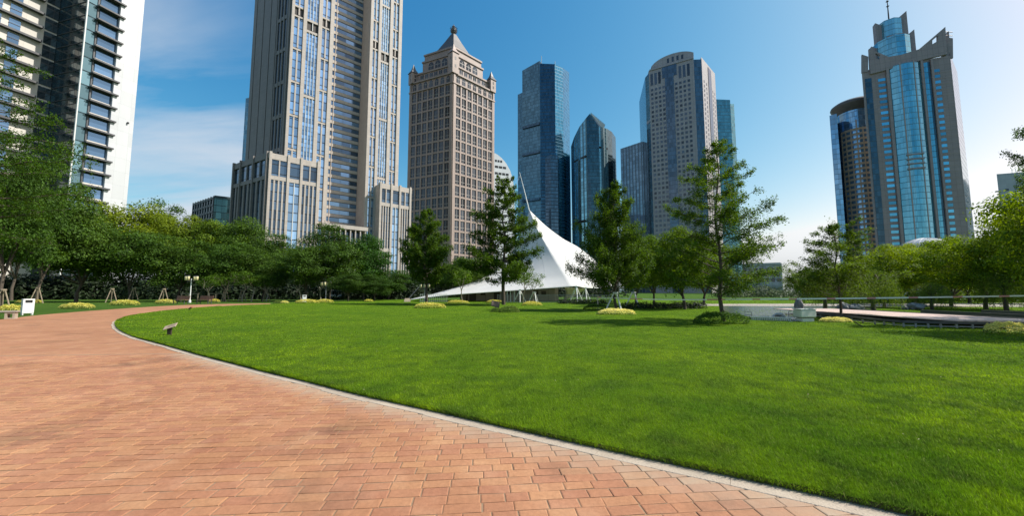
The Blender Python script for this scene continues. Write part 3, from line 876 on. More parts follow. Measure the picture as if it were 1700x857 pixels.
# --- white building with curved roof behind
Y6 = 300.0
m_white2 = M("white_cladding", (.66, .68, .70), (.58, .61, .64), .1, .45)
m_gl6 = glass_wall("grey_blue_glass", (.20, .29, .38), (.27, .36, .45), (.12, .15, .18), 3.8, 1.6)
t6 = empty("office_block", (*xy(840, 300, Y6), 0), "white office block with a curved roof between rose tower and blue glass tower", "building")
A6, B6 = xy(820, 260, Y6*1.02), xy(872, 260, Y6*1.06)
f6 = Face(A6, B6); L6 = xy(806, 260, Y6*1.10); Lf = Face(L6, A6)
prof = [(0, zat(249, Y6)), (3, zat(251, Y6)), (7, zat(256, Y6)), (11, zat(264, Y6)), (14.5, zat(275, Y6)), (17, zat(290, Y6)), (18.5, zat(310, Y6)), (19, 0)]
b = MB()
prof = [(0, 0)] + prof; dep = 26.0
Pf = [np.r_[f6.p(s, 0), z] for s, z in prof]; Pb = [np.r_[f6.p(s, -dep), z] for s, z in prof]; k = len(prof)
ctr = np.r_[f6.p(7, 0), 60.]
b.add(np.r_[Pf, [ctr]], [(i, k, (i+1) % k) for i in range(k)], 0)
b.add(np.r_[Pf, Pb], [(i, (i+1) % k, k+(i+1) % k, k+i) for i in range(k)], 1)
b.build("curved_wall", [m_white2, m_gl6], t6)
z = zat(268, Y6)
for r, v in enumerate((262, 272, 283, 294, 306, 318, 330, 342, 354, 366, 378)):
    z = zat(v, Y6); wmx = np.interp(z, [p[1] for p in prof[1:]][::-1], [p[0] for p in prof[1:]][::-1])
    nn = 4 if r > 1 else 3
    for i in range(nn):
        a = 1.0 + (wmx-3)*i/nn
        f6.box("window_slot", t6, m_dark, a, a + (wmx-3)/nn - .7, z - .9, z + .9, -.2, .1)
b = MB(); Q = [f6.p(0, -.3), f6.p(0, -dep), L6 + (f6.p(0, -dep) - A6), L6]; b.prism(Q, 0, zat(252, Y6)); b.build("side_wing", m_gl6, t6)

# --- dark blue faceted glass tower
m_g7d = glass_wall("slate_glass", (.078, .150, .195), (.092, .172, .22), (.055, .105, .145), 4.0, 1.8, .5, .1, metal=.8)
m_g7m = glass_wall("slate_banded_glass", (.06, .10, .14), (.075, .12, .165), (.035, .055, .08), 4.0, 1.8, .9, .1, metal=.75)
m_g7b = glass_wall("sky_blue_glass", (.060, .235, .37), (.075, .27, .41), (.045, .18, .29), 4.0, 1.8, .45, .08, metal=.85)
Y7 = 430.0
def glass_block(name, par, cols, mats, bot=0.0, dep=38.0):
    """cols: (u, v_top, depth) left to right; mats: one for each visible face"""
    P = [np.r_[xy(u, v, Y), zat(v, Y)] for u, v, Y in cols]
    bk0, bk1 = P[0].copy(), P[-1].copy(); c_ = (P[0]+P[-1])/2
    for q_ in (bk0, bk1): q_[:2] = c_[:2] + (q_[:2]*(1 + dep/q_[1]) - c_[:2]*(1 + dep/c_[1]))*.9 + c_[:2]*dep/c_[1]
    b = MB(); n = len(P); V = []
    for p in P + [bk1, bk0]: V += [(p[0], p[1], bot), tuple(p)]
    tot = n + 2; ul = []
    for m in mats:
        if m not in ul: ul.append(m)
    for i in range(tot):
        j = (i+1) % tot; m = mats[i] if i < n-1 else mats[-1]
        b.add([V[2*i], V[2*j], V[2*j+1], V[2*i+1]], [(0, 1, 2, 3)], ul.index(m))
    tp = np.array([V[2*i+1] for i in range(tot)]); b.add(np.r_[tp, [tp.mean(0)]], [(i, (i+1) % tot, tot) for i in range(tot)], 0)
    return b.build(name, ul, par)
t7 = empty("tower", (*xy(900, 300, Y7), 0), "dark blue faceted glass tower with a slanted top and two short masts", "tower")
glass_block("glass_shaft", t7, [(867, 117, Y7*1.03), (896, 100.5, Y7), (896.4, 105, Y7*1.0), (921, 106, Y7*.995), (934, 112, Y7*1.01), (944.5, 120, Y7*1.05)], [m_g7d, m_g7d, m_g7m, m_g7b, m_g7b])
glass_block("side_wing", t7, [(859.5, 157, Y7*1.045), (868, 153, Y7*1.035)], [m_g7d], dep=30)
glass_block("lower_block", t7, [(905, 262, Y7*.975), (914, 257, Y7*.968), (926, 258, Y7*.972), (927.2, 259, Y7*.99)], [m_g7m, m_g7m, m_g7m], dep=12)
for u, v0, v1 in ((899, 90, 106), (921.5, 99, 107)):
    p = pt(u, v1, Y7 + 3); b = MB(); b.bar(p, (p[0], p[1], zat(v0, Y7)), .35, 5); b.build("mast", m_offwhite, t7)
p = pt(873, 192, Y7*1.02)
for v in (205, 252, 330):
    A, B = xy(867, v, Y7*1.028), xy(896, v, Y7*.998); f = Face(A, B); f.box("plant_band", t7, m_g7m, 0, f.L, zat(v+2, Y7), zat(v-2, Y7), 0, .5)

# --- glass tower with curved, sloping top
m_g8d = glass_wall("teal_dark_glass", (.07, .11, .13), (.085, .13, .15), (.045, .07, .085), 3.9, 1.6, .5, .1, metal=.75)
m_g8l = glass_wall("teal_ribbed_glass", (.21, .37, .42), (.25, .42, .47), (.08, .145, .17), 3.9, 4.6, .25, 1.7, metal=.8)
Y8 = 405.0
t8 = empty("tower", (*xy(985, 300, Y8), 0), "teal glass tower with ribbed sides and a curved sloping top", "tower")
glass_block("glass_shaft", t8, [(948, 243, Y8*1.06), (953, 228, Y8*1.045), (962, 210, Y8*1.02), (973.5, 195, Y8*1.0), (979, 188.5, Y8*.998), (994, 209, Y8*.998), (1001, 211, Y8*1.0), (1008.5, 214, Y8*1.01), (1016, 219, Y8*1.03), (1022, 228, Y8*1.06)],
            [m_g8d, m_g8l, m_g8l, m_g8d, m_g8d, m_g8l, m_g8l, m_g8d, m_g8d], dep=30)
m_roofg = M("pale_roof_glass", (.55, .60, .62), rough=.15, metal=.4)
pa_, pb_ = pt(981, 188, Y8), pt(1005, 208, Y8*1.0)
b = MB(); V = [pa_ + (0, 1, .5), pb_ + (0, 1, .5), pb_ + (2, 18, 3), pa_ + (2, 18, 1)]; V = np.array(V); b.add(np.r_[V, V + (0, 0, 1.2)], [(0,3,2,1),(4,5,6,7),(0,1,5,4),(1,2,6,5),(2,3,7,6),(3,0,4,7)]); b.build("roof_slope", m_roofg, t8)
for u0, u1, v0, v1, y0, y1 in ((954, 973, 259, 251, 1.045, 1.0), (994.5, 1008, 245, 250, .998, 1.01), (951, 972, 366, 362, 1.05, 1.0)):
    A, B = xy(u0, v0, Y8*y0), xy(u1, v1, Y8*y1); f = Face(A, B); f.box("plant_band", t8, m_dark, 0, f.L, zat(v0+1.5, Y8), zat(v0-1.5, Y8), 0, .8)

# --- blue-grey slab
m_g9 = glass_wall("blue_grey_ribs", (.14, .20, .25), (.165, .23, .285), (.085, .125, .165), 4.0, 3.4, .3, 1.1, metal=.65)
Y9 = 385.0
t9 = empty("office_block", (*xy(1055, 300, Y9), 0), "blue-grey ribbed glass slab left of the arched-top tower", "building")
glass_block("glass_wall", t9, [(1030, 247, Y9*1.06), (1082, 229.5, Y9)], [m_g9], dep=30)
# --- teal slab behind the arched-top tower
m_g11 = glass_wall("teal_slab_glass", (.085, .22, .27), (.11, .26, .31), (.06, .16, .20), 4.0, 2.0, .6, .1, metal=.65)
Y11 = 420.0
t11 = empty("office_block", (*xy(1205, 300, Y11), 0), "teal glass slab right behind the arched-top tower", "building")
glass_block("glass_wall", t11, [(1176, 164, Y11*1.0), (1212, 165.5, Y11)], [m_g11], dep=30)
glass_block("side_bay", t11, [(1212.2, 172, Y11*1.003), (1218.5, 172.5, Y11*1.01)], [m_g11], dep=26)
# --- slim blue slab behind the tall beige tower
t3 = empty("office_block", (*xy(405, 200, 320), 0), "slim blue-grey glass slab peeping out left of the tall beige tower", "building")
m_g3 = glass_wall("sliver_glass", (.10, .18, .24), (.12, .21, .27), (.07, .12, .16), 4.0, 2.0, .4, .1, metal=.6)
glass_block("glass_wall", t3, [(408, 163, 320), (440, 156, 325)], [m_g3], dep=25)

# --- arched-top stone tower
m_gr10 = stone_panels("grey_rose_stone", (.34, .31, .31), (.30, .275, .28), 3.9, 3.6, .14)
m_g10 = glass_wall("steel_blue_glass", (.085, .115, .15), (.10, .135, .175), (.06, .085, .115), 3.9, 1.6, .35, .08, metal=.65)
m_w10 = glass("small_window", (.075, .085, .105), .5, .5, .1)
Y10 = 330.0
C10, L10, R10 = xy(1152, 110, Y10), xy(1077, 118, Y10*1.062), xy(1187, 125, Y10*1.09)
G10 = xy(1164.7, 100, Y10*1.0)
t10 = empty("tower", (C10[0], C10[1], 0), "grey stone tower with an arched roof and rows of small square windows", "tower")
f10 = Face(L10, C10)
W10 = f10.L
zs = zat(118, Y10*1.062); ztop_arch = zat(81, Y10)
bk = np.array((10., 48.))
zc10 = zat(118, L10[1]) + 6.6
b = MB(); b.prism([L10, C10, C10 + bk, L10 + bk], 0, zc10 - 6); b.build("front_wall", m_gr10, t10)
# segmental arch gable on top of the front
b = MB(); n = 18
th = np.linspace(0, 1, n); arch = zc10 - 5.4 + 10.2*np.sqrt(np.clip(1 - ((th - .52)/.56)**2, 0, 1))
rowf = np.array([np.r_[f10.p(W10*(.06 + .94*t), -1.5), a] for t, a in zip(th, arch)]); rowb = rowf + np.r_[bk, 0]
base = rowf.copy(); base[:, 2] = zc10 - 6.05
b.add(np.r_[base, rowf], [(i, i+1, n+i+1, n+i) for i in range(n-1)]); b.add(np.r_[rowf, rowb], [(i, i+1, n+i+1, n+i) for i in range(n-1)])
e = np.array([base[-1], base[-1] + np.r_[bk, 0], rowb[-1], rowf[-1]]); b.add(e, [(0, 1, 2, 3)])
b.build("arched_gable", m_gr10, t10)
for i in range(4):
    s = W10*(.42 + .105*i); zt_ = np.interp(s/W10, .06 + .94*th, arch)
    f10.box("gable_slot", t10, m_w10, s, s + W10*.045, zc10 - 3, max(zt_ - 3.2, zc10 - 1), -1.5, -1.35)
f10.box("cornice", t10, m_gr10, W10*.02, W10, zc10 - 6.8, zc10 - 5.4, 0, .7)
# glass stripe with a wide head, upright slots, windows
sL, sR = f10.s_at(1104.5, 150), f10.s_at(1119, 150); hL, hR = f10.s_at(1099, 118), f10.s_at(1123, 112)
zh0, zh1 = zat(126, Y10*1.03), zat(108, Y10*1.03)
f10.box("glass_stripe", t10, m_g10, sL, sR, 0, zh0, 0, .3)
f10.box("glass_head", t10, m_g10, hL, hR, zh0 + .02, zh1, 0, .3)
pitch10 = (zat(140, Y10) - zat(147.7, Y10))
wins = [f10.s_at(u, 140) for u in (1082.3, 1088.8, 1095.2, 1101.4)] + [f10.s_at(u, 140) for u in (1122.6, 1129.6, 1136.6, 1143.8)]
for s in wins[:3] + wins[5:]:
    f10.box("upright_slot", t10, m_w10, s - 1.1, s + 1.1, zh0 - 4, zh1 - 3.0, 0, .12)
for r in range(40):
    z = zh0 - 8.5 - r*pitch10
    if z < 40: break
    for s in wins: f10.box("window", t10, m_w10, s - 1.0, s + 1.0, z - 1.15, z + 1.15, 0, .1)
LG = xy(1071, 127, Y10*1.085); fg = Face(LG, L10)
b = MB(); b.prism([LG, L10, L10 + bk, LG + bk], 0, zat(127, Y10*1.08)); b.build("corner_glass", m_g10, t10)
b = MB(); b.prism([C10 + np.array((0, .5)), G10, G10 + bk, C10 + bk], 0, zat(98, Y10)); b.build("corner_glass", m_g10, t10)
f10r = Face(G10, R10)
b = MB(); b.prism([G10 + np.array((.05, .3)), R10, R10 + bk*.5 , G10 + bk*.8], 0, [zat(94, Y10), zat(122, Y10*1.09), zat(122, Y10*1.09), zat(94, Y10)]); b.build("side_wall", m_gr10, t10)
f10r.box("glass_stripe", t10, m_g10, f10r.L*.44, f10r.L*.66, 0, zat(108, Y10*1.03), 0, .3)
for r in range(36):
    z = zh0 - 8.5 - r*pitch10
    if z < 60: break
    for k in (.13, .30, .76, .90): f10r.box("side_window", t10, m_w10, f10r.L*k - .7, f10r.L*k + .7, z - 1.15, z + 1.15, 0, .1)
# --- brown granite tower with a raised crown and spire
m_granite = stone_panels("brown_granite", (.29, .235, .225), (.25, .205, .20), 3.7, 2.6, .16)
m_granite_l = M("pale_granite_line", (.33, .27, .25), rough=.6)
m_g12 = glass_wall("turquoise_glass", (.12, .34, .45), (.17, .42, .53), (.07, .20, .27), 3.7, 1.7, .4, .08, metal=.7, var=.14)
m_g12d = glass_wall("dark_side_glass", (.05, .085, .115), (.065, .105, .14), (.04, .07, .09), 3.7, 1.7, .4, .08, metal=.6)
m_w12 = glass("turquoise_window", (.14, .40, .55), .35, .7, .06)
Y12 = 230.0
L12, R12 = xy(1433, 150, Y12*1.075), xy(1583.5, 150, Y12)
t12 = empty("tower", (*((L12 + R12)/2), 0), "brown granite tower with turquoise glass front, winged crown and spire", "tower")
f12 = Face(L12, R12)
U = lambda u, v=150: f12.s_at(u, v)
bk12 = f12.n*-34.0
ztl, ztr = zat(117, Y12*1.06), zat(92, Y12)
zb12 = zat(91.5, Y12)
b = MB(); b.prism([L12, R12, R12 + R12/np.linalg.norm(R12)*22 + f12.d*-4, L12 + L12/np.linalg.norm(L12)*26 + f12.d*5], 0, zb12); b.build("shaft_wall", m_granite, t12)
SD = xy(1592.5, 150, Y12*1.09)
fs = Face(R12 + np.array((.02, .05)), SD)
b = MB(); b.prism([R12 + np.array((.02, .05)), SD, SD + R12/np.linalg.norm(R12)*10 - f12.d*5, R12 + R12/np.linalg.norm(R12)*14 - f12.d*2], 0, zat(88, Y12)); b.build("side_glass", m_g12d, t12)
f12.box("glass_strip", t12, m_g12d, U(1437), U(1448), 0, zb12 - 6, 0, .25)
# bowed glass front
s0, s1 = U(1477.5), U(1533); n = 14
bow = [f12.p(s0 + (s1-s0)*i/n, 3.2*math.sin(math.pi*i/n) + .02) for i in range(n+1)]
b = MB(); b.prism(bow + [f12.p(s1, -1), f12.p(s0, -1)], 0, zb12 - 1.0); b.build("bowed_glass", m_g12, t12)
f12.box("glass_strip", t12, m_g12, U(1535.5), U(1543.5), 0, zb12 - 2, 0, .3)
f12.box("glass_strip", t12, m_g12d, U(1543.6), U(1548), 0, zb12 - 2, 0, .35)
for u0, u1 in ((1472.5, 1477.3), (1531, 1535.4), (1548, 1552)): f12.box("pier", t12, m_granite, U(u0), U(u1), 0, zb12 - .5, 0, 1.3)
for t in (.30, .72):
    c = f12.p(s0 + (s1-s0)*t, 3.2*math.sin(math.pi*t)); bx("mullion", t12, m_granite_l, (c[0], c[1], zb12*.6), (.5, .5, zb12*.8), f12.rz)
pit12 = zat(140, Y12) - zat(149.6, Y12)
for r in range(36):
    z = zb12 - 8.5 - r*pit12
    if z < 12: break
    f12.box("window", t12, m_w12, U(1459), U(1472.3), z - .9, z + .95, 0, .15)
    f12.box("window", t12, m_w12, U(1552.3), U(1563), z - .9, z + .95, 0, .15)
    f12.box("stone_line", t12, m_granite_l, U(1448.2), U(1458.6), z - 1.75, z - 1.5, 0, .12)
    f12.box("stone_line", t12, m_granite_l, U(1563.3), U(1583), z - 1.75, z - 1.5, 0, .12)
for k, v in enumerate((250, 258, 266, 274)):
    t = .5; c = f12.p((s0+s1)/2, 3.0); bx("dark_band", t12, m_granite, (c[0], c[1], zat(v, Y12)), ((s1-s0)*.52, .8, .9), f12.rz)
# crown: slab walls rising to the corners
def crown_wall(f, o, pts, th=1.6):
    """pts: (u, v) outline on the facade, upper edge then lower edge"""
    P = [(f.s_at(u, v), zat(v, f.p(f.s_at(u, v))[1])) for u, v in pts]
    b = MB(); k = len(P)
    A = np.array([np.r_[f.p(s, o), z] for s, z in P]); B = np.array([np.r_[f.p(s, o-th), z] for s, z in P])
    from mathutils.geometry import tessellate_polygon
    tri = tessellate_polygon([[Vector((s, z, 0)) for s, z in P]])
    b.add(A, tri); b.add(B, [t[::-1] for t in tri]); b.add(np.r_[A, B], [(i, (i+1) % k, k+(i+1) % k, k+i) for i in range(k)])
    return b
for poly in ([(1441.6, 82), (1452, 86.3), (1452, 122), (1443.5, 124)], [(1452, 86.3), (1459.5, 89.5), (1459.5, 92.5), (1452, 89.5)], [(1452, 98), (1459.5, 100.5), (1459.5, 120), (1452, 122)],
             [(1459.5, 89.5), (1474, 95.5), (1474, 116), (1459.5, 120)], [(1474, 95.5), (1495, 92), (1524, 83), (1524, 102), (1474, 116)], [(1524, 83), (1546, 64.2), (1546, 96.5), (1524, 102)],
             [(1546, 64.2), (1555, 56.5), (1555, 60.5), (1546, 68)], [(1546, 74.5), (1555, 69.5), (1555, 94.5), (1546, 96.5)], [(1555, 56.5), (1567.5, 45.8), (1570.5, 91), (1555, 94.5)]):
    crown_wall(f12, 1.2, poly).build("crown_wall", m_granite, t12)
crown_wall(f12, -.6, [(1570.8, 60), (1583, 62), (1583.5, 95), (1571, 95)], 1.0).build("crown_wall", m_granite, t12)
for (ua, va, ub, vb, vl, vr) in ((1430.5, 90.5, 1441, 94, 121, 119), (1567.5, 66, 1582, 68, 92, 94)):
    crown_wall(f12, -2.0 if ua > 1500 else .4, [(ua, va), (ub, vb), (ub, vr), (ua, vl)], 1.2).build("crown_pier", m_granite, t12)
crown_wall(f12, -3.5, [(1578.5, 47), (1581.3, 45.5), (1584.5, 94), (1580, 94)], 2.0).build("crown_pier", m_granite, t12)
for v in (52, 58, 64):
    A, B = pt(1567.5, v, Y12*1.005), pt(1581, v + 1, Y12*1.02); b = MB(); b.bar(A, B, .25, 5); b.build("crown_rail", m_granite_l, t12)
# inner turret and spire
tc = f12.p(U(1497, 80), -12.0)
def ngon(c, r, n, a0=0.0): return [c + r*np.array((math.cos(a0 + 2*math.pi*i/n), math.sin(a0 + 2*math.pi*i/n))) for i in range(n)]
Yt = tc[1]
zt0, zt1, zt2 = zat(88, Yt), zat(70, Yt), zat(38, Yt)
b = MB(); b.prism(ngon(tc, 9.2, 12), zb12 - 4, zt1); b.build("turret_base", m_g12, t12)
b = MB(); b.prism(ngon(tc, 6.2, 8, .39), zt1 - .1, zt2); b.build("turret", m_g12, t12)
for i, (p, zz) in enumerate(((tc + f12.d*-6.4, zat(36, Yt)), (tc + f12.d*6.4, zat(27, Yt)), (tc + f12.d*-9.4, zat(73, Yt)), (tc + f12.d*9.4, zat(59, Yt)))):
    z0 = (zt1 if i < 2 else zb12) - 2; sg = -1 if i % 2 == 0 else 1
    f = Face(p - f12.d*1.9 + f12.n*2.4, p + f12.d*1.9 + f12.n*2.4); b = MB()
    zi = zz - 3.2
    b.prism([f.p(0), f.p(f.L), f.p(f.L, -4), f.p(0, -4)], z0, [zz if sg < 0 else zi, zi if sg < 0 else zz, zi if sg < 0 else zz, zz if sg < 0 else zi])
    b.build("turret_pier", m_granite, t12)
f12.off(-5.4).box("turret_ring", t12, m_granite, U(1481, 80), U(1512, 80), zt1 - 2.4, zt1 + 1.2, 0, .6)
b = MB(); zsp = zt2
b.tube([(tc[0], tc[1], zt1), (tc[0], tc[1], zt2 + 6), (tc[0], tc[1], zat(-14, Yt))], [.5, .4, .12], 6)
for v in (10, 2): b.lathe([(.02, -.8), (.9, 0), (.02, .8)], 8, c=(tc[0], tc[1], zat(v, Yt)))
b.build("spire", m_dark, t12)

# --- round-fronted brown and blue block with a disc roof
m_g12b = glass_wall("mirror_blue_glass", (.16, .32, .48), (.21, .38, .55), (.12, .16, .20), 3.7, 2.2, .3, .10, metal=.7)
m_tan = stone_panels("tan_stone", (.55, .40, .28), (.48, .35, .245), 3.7, 2.6, .05)
Y13 = 268.0
c13 = xy(1432, 190, Y13) + np.array((6.0, 12.0))
dc13, th13 = math.hypot(*c13), math.atan2(c13[0], c13[1])
r13 = dc13*math.sin(th13 - math.atan(tan_of(1389, 200)))
rdk = dc13*math.sin(th13 - math.atan(tan_of(1377, 178)))
t13 = empty("round_tower", (c13[0], c13[1], 0), "round tan and blue tower with an overhanging disc roof left of the spire tower", "tower")
z13 = zat(190, Y13)
az0 = math.atan2(-c13[1], -c13[0])
b = MB(); b.prism([c13 + r13*np.array((math.cos(a), math.sin(a))) for a in np.linspace(0, 2*math.pi, 40, endpoint=False)], 0, z13 + 8); b.build("drum_glass", m_g12b, t13)
def ring_box(par, name, m, a, wdt, z0, z1, o, th=.5, rad=r13, c=c13):
    p = c + (rad + o)*np.array((math.cos(a), math.sin(a))); return bx(name, par, m, (p[0], p[1], (z0+z1)/2), (wdt, th, z1-z0), a + math.pi/2)
ang = [az0 + d for d in np.linspace(-.9, 1.2, 8)]
for a in ang: ring_box(t13, "pier", m_tan, a, .7, 0, z13 - 8 if abs(a-az0) > .25 else z13 - 2, .1)
z = z13 - 9.0
while z > 30:
    for i, a in enumerate(ang[:-1]): ring_box(t13, "spandrel", m_tan, (a + ang[i+1])/2, (ang[1]-ang[0])*r13*.96, z - .8, z + .8, .0, .3)
    z -= 3.7
zd0, zd1 = zat(181, Y13) , zat(172, Y13)
b = MB(); b.lathe([(r13*.92, z13 + 5), (r13*1.04, z13 + 6.5), (rdk*.97, z13 + 10.6), (rdk, z13 + 11.6), (rdk*.97, z13 + 12.8), (rdk*.82, z13 + 14.4), (.1, z13 + 15)], 40, c=(c13[0], c13[1], 0)); b.build("disc_roof", m_lead, t13, True)
glass_block("stepped_wing", t13, [(1377, 192, Y13*1.01), (1389, 188, Y13)], [m_g12b], dep=22)

# --- left office building: stone wing, dark glass, fin corner, white blade wall
m_pale = stone_panels("pale_stone", (.56, .52, .46), (.48, .45, .40), 3.9, 2.2, .03)
m_ledge = M("dark_ledge", (.05, .05, .055), (.08, .08, .085), 1.0, .5)
m_g1 = glass_wall("black_green_glass", (.035, .06, .07), (.05, .085, .10), (.02, .03, .035), 4.0, 1.6, .35, .12, metal=.55, var=.5)
m_g1s = glass("fin_glass", (.15, .25, .28), .35, .65, .07)
m_w1 = glass("left_block_window", (.13, .22, .34), .4, .75, .06)
Y1 = 100.0
C1, E1_ = xy(137, 80, Y1), xy(230, 80, Y1*1.114)
I1 = xy(92, 80, Y1*1.03)
t1 = empty("office_tower", (C1[0], C1[1], 0), "office tower at left edge with white blade wall and dark ledges at every storey", "tower")
fa = Face(C1, E1_); fd = Face(I1, C1)
H1 = 120.0
wd = Face(I1 - fa.d*26.0, I1)
b = MB(); b.prism([C1, E1_, E1_ - fa.n*14, I1 + fa.d*6, I1], 0, H1); b.build("glass_block", m_g1, t1)
b = MB(); b.prism([wd.A, I1 + fa.d*.1, I1 + fa.d*.1 - wd.n*14, wd.A - wd.n*14], 0, H1 - 4); b.build("stone_wing_wall", m_pale, t1)
V1 = 150
sa = lambda u: fa.s_at(u, V1)
sg0, sg1, sw1, sb1 = sa(130), sa(150), sa(185), fa.L
b = MB(); b.prism([fa.p(sw1, .9), fa.p(sb1, .9), fa.p(sb1, -13), fa.p(sw1, -.5)], 0, H1 + 2); b.build("blade_wall", m_white, t1)
fa.box("corner_mullion", t1, m_offwhite, -.12, sg0 + .1, 0, H1, .05, .5)
pit1 = 3.95
zfl = zat(330, Y1) + .3
k = 0
z = zfl - pit1*4
while z < H1 - 4:
    fa.box("fin_glass", t1, m_g1s, sg0 + .15, sg1 - .3, z + .25, z + pit1 - .1, 0, .12)
    fa.box("window", t1, m_w1, sg1 + .35, sw1 - .05, z + 1.0, z + pit1 - .55, 0, .12)
    fa.box("sill_wall", t1, m_pale, sg1 + .1, sw1 - .03, z + .35, z + .95, 0, .3)
    fa.box("ledge", t1, m_ledge, sg1 - .5, sw1 + 1.0, z - .15, z + .28, 0, 1.55)
    fd.box("storey_line", t1, m_ledge, .2, fd.L, z - .1, z + .1, 0, .12)
    wd.box("ledge", t1, m_ledge, 0, wd.L - 3.0, z - .2, z + .35, 0, 1.2)
    se = wd.s_at(62, V1)
    for i in range(4):
        e = se - 4.2 - i*3.3
        wd.box("window", t1, m_w1, e - 2.0, e, z + .7, z + pit1 - .55, 0, .1)
        wd.box("transom", t1, m_ledge, e - 2.05, e + .05, z + 1.9, z + 2.02, .1, .22)
    wd.box("recess_glass", t1, m_g1, se, wd.L - .05, z + .36, z + pit1 - .2, 0, .15)
    z += pit1; k += 1
fa.box("corner_mullion", t1, m_ledge, sg1 - .28, sg1 + .05, 0, H1, 0, .35)
c = fa.p(sb1 - 1.5, 1.2); bx("wall_lamp", t1, m_dark, (c[0], c[1], zat(205, Y1*1.1)), (.35, .35, .5))

# --- small dark teal glass block on the left
Y2 = 200.0
m_g2 = glass("teal_block_window", (.035, .07, .08), .5, .6, .08)
m_g2r = glass_wall("teal_block_glass", (.03, .085, .095), (.045, .115, .12), (.015, .03, .035), 3.6, 2.4, .3, .1, metal=.6, var=.6)
m_t2 = M("teal_frame", (.045, .065, .07), (.06, .085, .09), .6, .5)
A2, B2, C2 = xy(321.8, 337, Y2*1.08), xy(356, 326, Y2), xy(394, 331.5, Y2*1.03)
t2 = empty("office_block", (B2[0], B2[1], 0), "low dark teal glass block above the wood left of the tall beige tower", "building")
z2 = zat(326, Y2)
b = MB(); b.prism([A2, B2, C2, A2 + C2 - B2], 0, z2); b.build("glass_core", m_g2r, t2)
f2 = Face(A2, B2)
for i in range(9): f2.box("pier", t2, m_t2, f2.L*i/8 - .22, f2.L*i/8 + .22, 0, z2 + .2, 0, .5)
for r in range(9):
    z = z2 - 1.0 - r*3.6
    f2.box("spandrel_band", t2, m_t2, 0, f2.L, z - .5, z + .6, 0, .4)
    for i in range(8): f2.box("window", t2, m_g2, f2.L*i/8 + .3, f2.L*(i+1)/8 - .3, z - 2.9, z - .6, 0, .1)
f2r = Face(B2, C2); f2r.box("parapet", t2, m_t2, 0, f2r.L, z2 - .6, z2 + .5, 0, .3)

# --- grey block at the right edge, low block and dome on the right
Y14 = 300.0
m_gry = stone_panels("pale_grey_wall", (.40, .40, .42), (.35, .355, .375), 3.6, 4.0, .06)
A14, B14 = xy(1654.5, 290, Y14*1.0), xy(1760, 280, Y14*.96)
t14 = empty("office_block", (A14[0], A14[1], 0), "pale grey block at the right edge with a railed roof", "building")
f14 = Face(A14, B14); z14 = zat(289, Y14)
b = MB(); b.prism([A14, B14, B14 + np.array((38, 30)), A14 + np.array((40, 30))], 0, z14); b.build("wall", m_gry, t14)
for i in range(8):
    z = z14 - 14 - i*5.2; f14.box("window", t14, m_w10, 4, 6, z, z + 1.6, 0, .1); f14.box("window", t14, m_w10, 14, 17, z + 1, z + 2.6, 0, .1)
    f14.box("balcony", t14, m_gry, -1.5, 1.2, z - .5, z + .3, -1, 1.0)
b = MB(); s_ = f14.s_at(1680, 285)
for s in np.arange(s_, s_ + 20, 2.2):
    p = f14.p(s); b.bar((*p, z14), (*p, z14 + 3.4), .15, 4)
for h in (1.2, 2.3, 3.4): b.bar((*f14.p(s_), z14 + h), (*f14.p(s_ + 20), z14 + h), .14, 4)
b.build("roof_rail", m_offwhite, t14)
Y16 = 190.0
m_g16 = glass_wall("pale_teal_glass", (.13, .19, .21), (.16, .22, .24), (.22, .24, .25), 3.6, 2.6, .9, .2, metal=.4)
t16 = empty("office_block", (*xy(1270, 450, Y16), 0), "low grey glass block behind the pond trees", "building")
A16, B16, C16 = xy(1232, 438, Y16*1.05), xy(1296, 437, Y16), xy(1305, 440, Y16*1.08)
b = MB(); b.prism([A16, B16, C16, A16 + (C16-B16)], 0, zat(437, Y16)); b.build("wall", m_g16, t16)
Face(A16, B16).box("parapet", t16, m_gry, 0, Face(A16, B16).L, zat(439.5, Y16), zat(436, Y16), 0, .4)
Face(B16, C16).box("end_wall", t16, m_gry, 0, Face(B16, C16).L, 0, zat(437, Y16), 0, .4)
for r in range(3):
    z = zat(447 + 9*r, Y16); f = Face(A16, B16)
    for i in range(7): f.box("window", t16, m_w10, f.L*(i + .15)/7, f.L*(i + .85)/7, z - .9, z + .9, 0, .12)
Y17 = 205.0
c17 = xy(1537, 415, Y17); m_dome = M("pale_dome", (.44, .46, .48), (.40, .42, .45), .3, .4)
t17 = empty("dome_hall", (c17[0], c17[1], 0), "pale ribbed dome in front of the brown granite tower", "dome")
r17 = 13.0; zb17 = zat(428, Y17); hd = zat(395.5, Y17) - zb17
b = MB(); b.lathe([(r17*math.cos(a), zb17 + hd*math.sin(a)) for a in np.linspace(0, math.pi/2 - .01, 12)], 36, c=(c17[0], c17[1], 0)); b.build("dome_shell", m_dome, t17, True)
b = MB(); b.lathe([(r17*.98, 0), (r17*.98, zb17 + .1)], 36, c=(c17[0], c17[1], 0)); b.build("drum_wall", m_gry, t17)
for i in range(24):
    a = i*math.pi/12; b = MB()
    b.tube([(c17[0] + (r17*math.cos(q) + .03)*math.cos(a), c17[1] + (r17*math.cos(q) + .03)*math.sin(a), zb17 + hd*math.sin(q)) for q in np.linspace(0, 1.5, 8)], .12, 4)
    b.build("rib", m_gry, t17)
